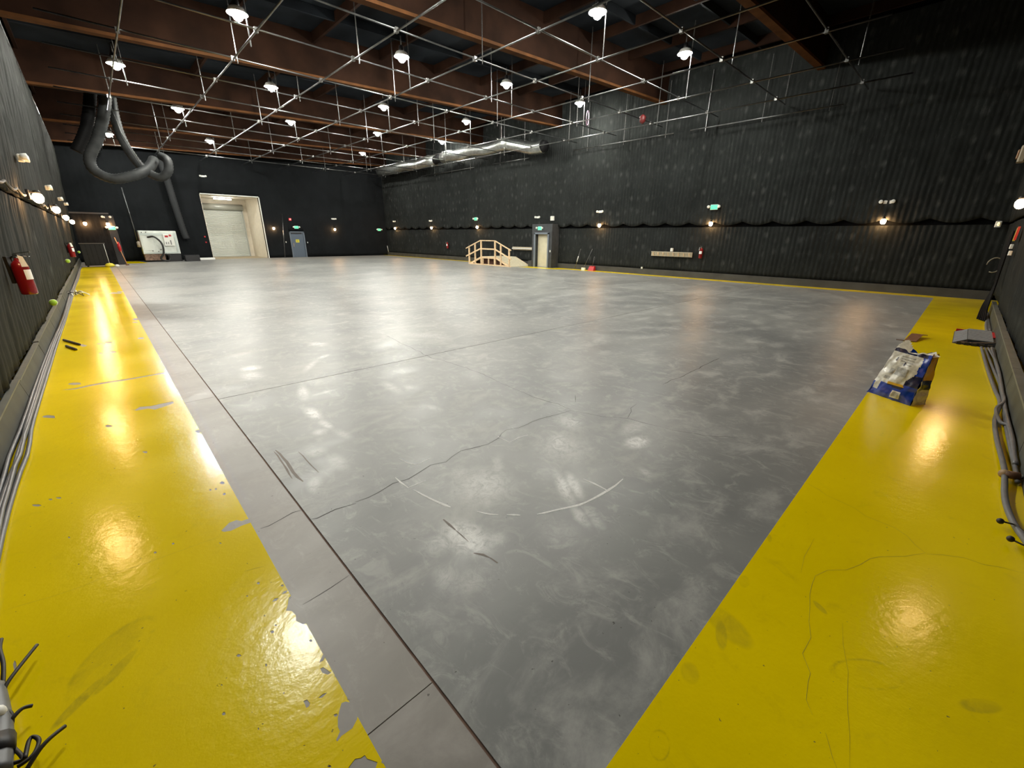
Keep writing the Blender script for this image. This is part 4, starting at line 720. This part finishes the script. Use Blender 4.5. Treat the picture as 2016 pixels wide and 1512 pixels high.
# ---------------------------------------------------------------- cables along the left wall
def cable(P, r, name, m): return MB().tube(P, r, 7).build(name, m, None, True)
nc = 7
for k in range(nc):
    P = []
    y = 1.0
    while y < 35.2:
        base = xb(y)+.098
        spread = .021*(k % 4)+.008*(k//4)+max(0, 4-y)*.01*k
        cross = .016*noise.noise(Vector((y*.3, k*3.1, 0)))+.012*math.sin(y*.55)+(.022*math.exp(-((y-5.3)/.4)**2)*(1 if k % 2 else -.6))
        P.append((max(base+spread+cross, xb(y)+.05), y, .018+.026*(k//4)+.012*abs(noise.noise(Vector((y*.9, k*1.7, 5))))))
        y += .35
    tag(cable(P, .0135+.002*(k % 2), 'floor_cable', CABLE), 'grey power cable lying in the bundle along the left wall', 'cable', 'grey cables along the left wall')
t = thing('cable_debris', 'small heap of dark cable ends by the left kick board', 'cable ends', (DEBRIS[0][0], DEBRIS[0][1], 0))
for k in range(9):
    a = k*.7; MB().tube(smooth_path([(0, 0, .03), (.15*math.cos(a), .15*math.sin(a), .1+.03*(k % 3)), (.32*math.cos(a+.4), .3*math.sin(a+.4), .02)], 4), .012, 5).build('cable_end', TIE if k % 2 else WHITE, t, True)
for L, lab in zip(RODS, ('longer dark rod lying on the left yellow strip', 'shorter dark rod lying on the left yellow strip')):
    tag(MB().tube([(x, y, .018) for x, y in L], .02, 8).build('metal_rod', mat('dark_rod', (.07, .05, .02), .6), None, True), lab, 'rod')
# tube end with tie cords, lower left corner
t = thing('cord_bundle', 'grey cable bundle end with black tie cords at the lower left', 'cable bundle', (BTUBE[1][0], BTUBE[1][1], 0)); ox, oy = BTUBE[1]
def rel(L, z=.06): return [(x-ox, y-oy, z) for x, y in L]
MB().tube(smooth_path(rel(BTUBE, .06)), .035, 12).build('grey_bundle', CABLE, t, True)
MB().tube([(BTUBE[2][0]-ox, BTUBE[2][1]-oy, .06), ((BTUBE[2][0]*.5+BTUBE[3][0]*.5)-ox, (BTUBE[2][1]+BTUBE[3][1])/2-oy, .06)], .041, 12).build('dark_tape_wrap', DARK, t, True)
MB().lathe(sphere_prof(.03, 6), 10, Matrix.Translation((BTUBE[1][0]-ox, BTUBE[1][1]-oy, .09))).build('pale_knot', PAPER, t, True)
for i, L in enumerate(BTIE):
    P = rel(L); P = [(x, y, .05+.02*math.sin(j)) for j, (x, y, z) in enumerate(P)]; MB().tube(smooth_path(P), .0075, 6).build('tie_cord', TIE, t, True)
MB().tube(smooth_path(rel(BLOOP, .055)), .007, 6).build('tie_cord', TIE, t, True); MB().tube(smooth_path(rel(BLOOP2, .05)), .007, 6).build('tie_cord', TIE, t, True)

# ---------------------------------------------------------------- cables along the near wall (right)
for k, L in enumerate(CABR):
    P = smooth_path([(x, max(y, YN+.195), .022+.02*((i+k) % 3 == 0)+.012*k*(.3 if i < 2 else .6)) for i, (x, y) in enumerate(L)], 4)
    tag(cable(P, .017+.003*(k in (0, 4)), 'floor_cable', CABLE), 'grey power cable snaking along the foot of the near wall', 'cable', 'grey cables along the near wall')
for k, L in enumerate(CABN):
    P = smooth_path([(x, max(y, YN+.195), .03) for x, y in L], 4)
    tag(cable(P, .03, 'floor_cable', CABLE), 'grey power cable running from the cable cover to the corner', 'cable', 'grey cables beyond the cable cover')
for L, lab in zip(TIE, ()) if False else []: pass
for L, lab in ((TIEC[0], 'upper black tie cord with knotted end by right cables'), (TIEC[1], 'lower black tie cord with knotted end by right cables')):
    t = thing('tie_cord', lab, 'cord', (L[0][0], L[0][1], 0)); ox, oy = L[0]
    MB().tube(smooth_path([(x-ox, y-oy, .045) for x, y in L]), .006, 6).build('cord', TIE_M, t, True); MB().lathe(sphere_prof(.02, 6), 9, Matrix.Translation((0, 0, .045))).build('knot', TIE_M, t, True)
a, b = CONN; t = thing('cable_connector', 'brown cable connector lying across the right cables', 'connector', (a[0], a[1], 0)); d = Vector((b[0]-a[0], b[1]-a[1], 0))
MB().tube([(0, 0, .055), (d.x*.8, d.y*.8, .06)], .032, 12).build('barrel', BROWN, t, True); MB().tube([(d.x*.75, d.y*.75, .06), (d.x*.95, d.y*.95, .06)], .02, 10).build('ferrule', CHROME, t, True); MB().tube([(-.01, 0, .055), (.02*d.x, .02*d.y, .055)], .038, 12).build('collar', mat('tan_collar', (.35, .24, .14), .5), t, True)
# cable cover
t = thing('cable_cover', 'grey ribbed cable cover with red edge on the right yellow strip', 'cable cover', (12.25, -.52, 0))
MB().add([(-.75,-.26,0),(.85,-.26,0),(.85,.32,0),(-.75,.32,0),(-.68,-.24,.09),(.78,-.24,.09),(.75,.14,.09),(-.62,.14,.09)], [(0,3,2,1),(4,5,6,7),(0,1,5,4),(1,2,6,5),(2,3,7,6),(3,0,4,7)]).build('base', BLACKP, t)
for k in range(9):
    x = -.66+.16*k; MB().box((x, -.2, .09), (x+.13, .13, .105)).build('rib', GREYB, t)
for k in range(9):
    x = -.66+.16*k; MB().add([(x,.14,.092),(x+.13,.14,.092),(x+.13,.31,.012),(x,.31,.012)], [(0,1,2,3)]).build('slope_rib', GREYB, t)
MB().box((.86, -.26, .0), (.90, .3, .06)).box((-.2, -.245, .105), (.5, -.2, .115)).build('red_edge', REDP, t)
for k in range(5): MB().box((-.80, -.2+.1*k, 0), (-.75, -.14+.1*k, .05)).build('mouth', DARK, t)
# wall coil, tag and drop cables near the corner
tag(MB().tube([(18.2, YN+.18+.02*math.sin(k), 1.2+.24*math.cos(k*PI/8)) if 0 else (18.2+.0, YN+.34+.15*math.cos(k*PI/8), 1.22+.2*math.sin(k*PI/8)) for k in range(14)], .014, 6).build('cable_loop', mat('tan_loop', (.22, .2, .15), .5), None, True), 'thin pale cable loop sticking out of the near wall', 'cable')
t = thing('hanging_cables', 'dark cable bundle hanging down the near wall in the corner', 'cables', (16.6, YN+.2, 0))
for k in range(5): MB().tube(smooth_path([(-.2+.10*k, .09, 2.1), (-.2+.10*k, .07+.01*k, 1.4), (-.2+.10*k, .05, .8), (-.5+.1*k, .05+.02*k, .25), (.08*k-1.4, .05+.03*k, .035)]), .02, 7).build('cable', HOSED, t, True)
t = thing('fire_sign', 'yellow and red tag on the near wall below the sconce', 'sign', (15.1, YN+.30, 2.0)); MB().box((-.12, -.02, -.14), (.0, .01, .14)).build('yellow_half', YELSIGN, t); MB().box((-.42, -.02, -.12), (-.13, .01, .16)).build('red_half', REDP, t)
tag(MB().bbox((-.08, -.03, -.05), (.08, .03, .05), .01).build('wall_switch', WHITE, None, False, (15.5, YN+.27, 1.74)), 'upper small white switch on the near wall', 'switch')
tag(MB().bbox((-.08, -.03, -.05), (.08, .03, .05), .01).build('wall_switch', WHITE, None, False, (15.1, YN+.27, 1.60)), 'lower small white switch on the near wall', 'switch')

# ---------------------------------------------------------------- bent card and the bag
cc = CARDP
mb = MB(); th = .012
P = [Vector((x, y, 0)) for x, y in cc]; hz = [.012, .012, .07, .055]; off = Vector((-.05, .17, 0))
vs = []
for p, z in zip(P, hz): vs += [p+Vector((0, 0, z)), p+off+Vector((0, 0, z+.01))]
n = len(P); vs2 = [v-Vector((0, 0, th)) for v in vs]
fs = [(2*i, 2*i+2, 2*i+3, 2*i+1) for i in range(n-1)]; fs += [(2*n+2*i+1, 2*n+2*i+3, 2*n+2*i+2, 2*n+2*i) for i in range(n-1)]
fs += [(2*i+2, 2*i, 2*n+2*i, 2*n+2*i+2) for i in range(n-1)]+[(2*i+1, 2*i+3, 2*n+2*i+3, 2*n+2*i+1) for i in range(n-1)]
tag(mb.add(vs+vs2, fs).build('bent_board', mat('brown_card', (.20, .085, .04), .6, noise_amt=.3, nscale=25)), 'bent brown piece of board on the yellow strip behind the bag', 'board')

bag = thing('open_bag', 'blue and white plastic bag standing open on the right yellow strip', 'bag', (6.80, .19, 0), math.atan2(.42, .24))
# local axes: +x runs along the front from its left to its right corner, local -y... front faces the camera
NU, NV, W, HH, DP = 40, 40, .50, .60, .24
def bagpt(side, u, v):
    "side: 0 front, 1 right, 2 back, 3 left; u 0..1 along the side, v 0..1 up"
    w_ = W*(1-.24*v); d = DP*(1-.55*v)
    k = [(-w_/2+w_*u, d/2), (w_/2, d/2-d*u), (w_/2-w_*u, -d/2), (-w_/2, -d/2+d*u)][side]
    x, y = k; bul = math.sin(PI*u)*math.sin(PI*min(1, v*1.05)**.8)
    nx, ny = ((0,1),(1,0),(0,-1),(-1,0))[side]
    q = .035*bul if side in (0, 2) else -.02*bul*(1 if v > .2 else 0)
    x += nx*q; y += ny*q
    cr = noise.noise(Vector((x*9, y*9, v*6)))*.016+noise.noise(Vector((x*26, y*26, v*17+3)))*.006
    x += nx*cr; y += ny*cr
    x += .05*v; y += -.03*v
    z = HH*v+(.02*math.sin(u*9)+.03*noise.noise(Vector((x*14, y*9, 2))))*(v > .97)+(.02*(1-u) if side == 0 else 0)*v
    return (-x, y, z)
def region(side, u, v):
    wig = .03*math.sin(v*11)+.02*math.sin(v*23+1)
    if side == 0:
        if v > .965: return 2
        if v > .92: return 1 if u < .9 else 0
        if v < .27+.03*math.sin(u*7): return 0 if not (.05 < u < .17 and v > .12) else 2
        if u > .82-.13*(max(0, .62-v))/.35+wig: return 1 if .34 < v < .58 else 0
        if v < .34 and u > .35: return 3 if v > .31 else 1
        return 2
    if side == 1:
        if u < .16: return 2 if v < .5 else 0
        return 3 if v > .5 else (1 if v > .3 else 2)
    return 0 if side == 2 else (2 if v > .25 else 0)
body = MB()
for sd in range(4):
    nu = NU if sd in (0, 2) else 14; o = len(body.v); vs = [bagpt(sd, i/nu, j/NV) for i in range(nu+1) for j in range(NV+1)]; fs = []; mi = []
    for i in range(nu):
        for j in range(NV):
            a_ = i*(NV+1)+j; fs.append((a_, a_+1, a_+NV+2, a_+NV+1)); mi.append(region(sd, (i+.5)/nu, (j+.5)/NV))
    body.add(vs, fs); body.mi[-len(fs):] = mi
body.add([(-W/2, -DP/2, .002), (W/2, -DP/2, .002), (W/2, DP/2, .002), (-W/2, DP/2, .002)], [(3,2,1,0)])
body.build('body', [BAGB, BAGN, BAGW, BAGY], bag, True)
def patch(u0, v0, u1, v1, name, m, lift=.004, n=8, cut=None):
    vs = []
    for i in range(n+1):
        for j in range(n+1):
            x, y, z = bagpt(0, u0+(u1-u0)*i/n, v0+(v1-v0)*j/n); vs.append((x, y+lift, z))
    MB().add(vs, [(i*(n+1)+j, i*(n+1)+j+1, (i+1)*(n+1)+j+1, (i+1)*(n+1)+j) for i in range(n) for j in range(n)]).build(name, m, bag, True)
patch(.53, .055, .73, .20, 'white_label', BAGW, .004)
for k in range(7): patch(.555+.022*k, .08, .566+.022*k, .18, 'bar_mark', BAGG, .006, 2)
patch(.36, .50, .66, .66, 'printed_oval', BAGG, .004); patch(.22, .50, .32, .60, 'printed_block', BAGG, .004, 4); patch(.18, .38, .32, .44, 'printed_block', BAGG, .004, 4)
for k in range(4): patch(.30+.02*k, .86-.045*k, .66, .875-.045*k, 'printed_line', BAGG, .004, 6)
patch(.20, .76, .23, .83, 'blue_mark', BAGN, .005, 3); patch(.46, .70, .49, .77, 'blue_mark', BAGN, .005, 3)
fp = MB()
for i in range(9):
    u = i/8*.34; x, y, z = bagpt(0, u, .98); fp.add([(x, y, z), (x-.03, y-.004, z), (x-.035, y-.02, z+.05+.06*math.sin(u*9)**2), (x-.008, y-.015, z+.05+.05*math.sin(u*9)**2)], [(0,1,2,3)])
fp.build('torn_flap', BAGW, bag, True)
fp = MB()
x, y, z = bagpt(0, .97, .97); fp.add([(x+.10, y-.02, z), (x, y, z), (x-.075, y-.02, z+.03), (x-.02, y-.05, z+.035), (x+.02, y-.09, z+.06), (x+.07, y-.08, z+.02)], [(0,1,2,3),(0,3,4,5)])
fp.build('torn_flap', BAGW, bag)
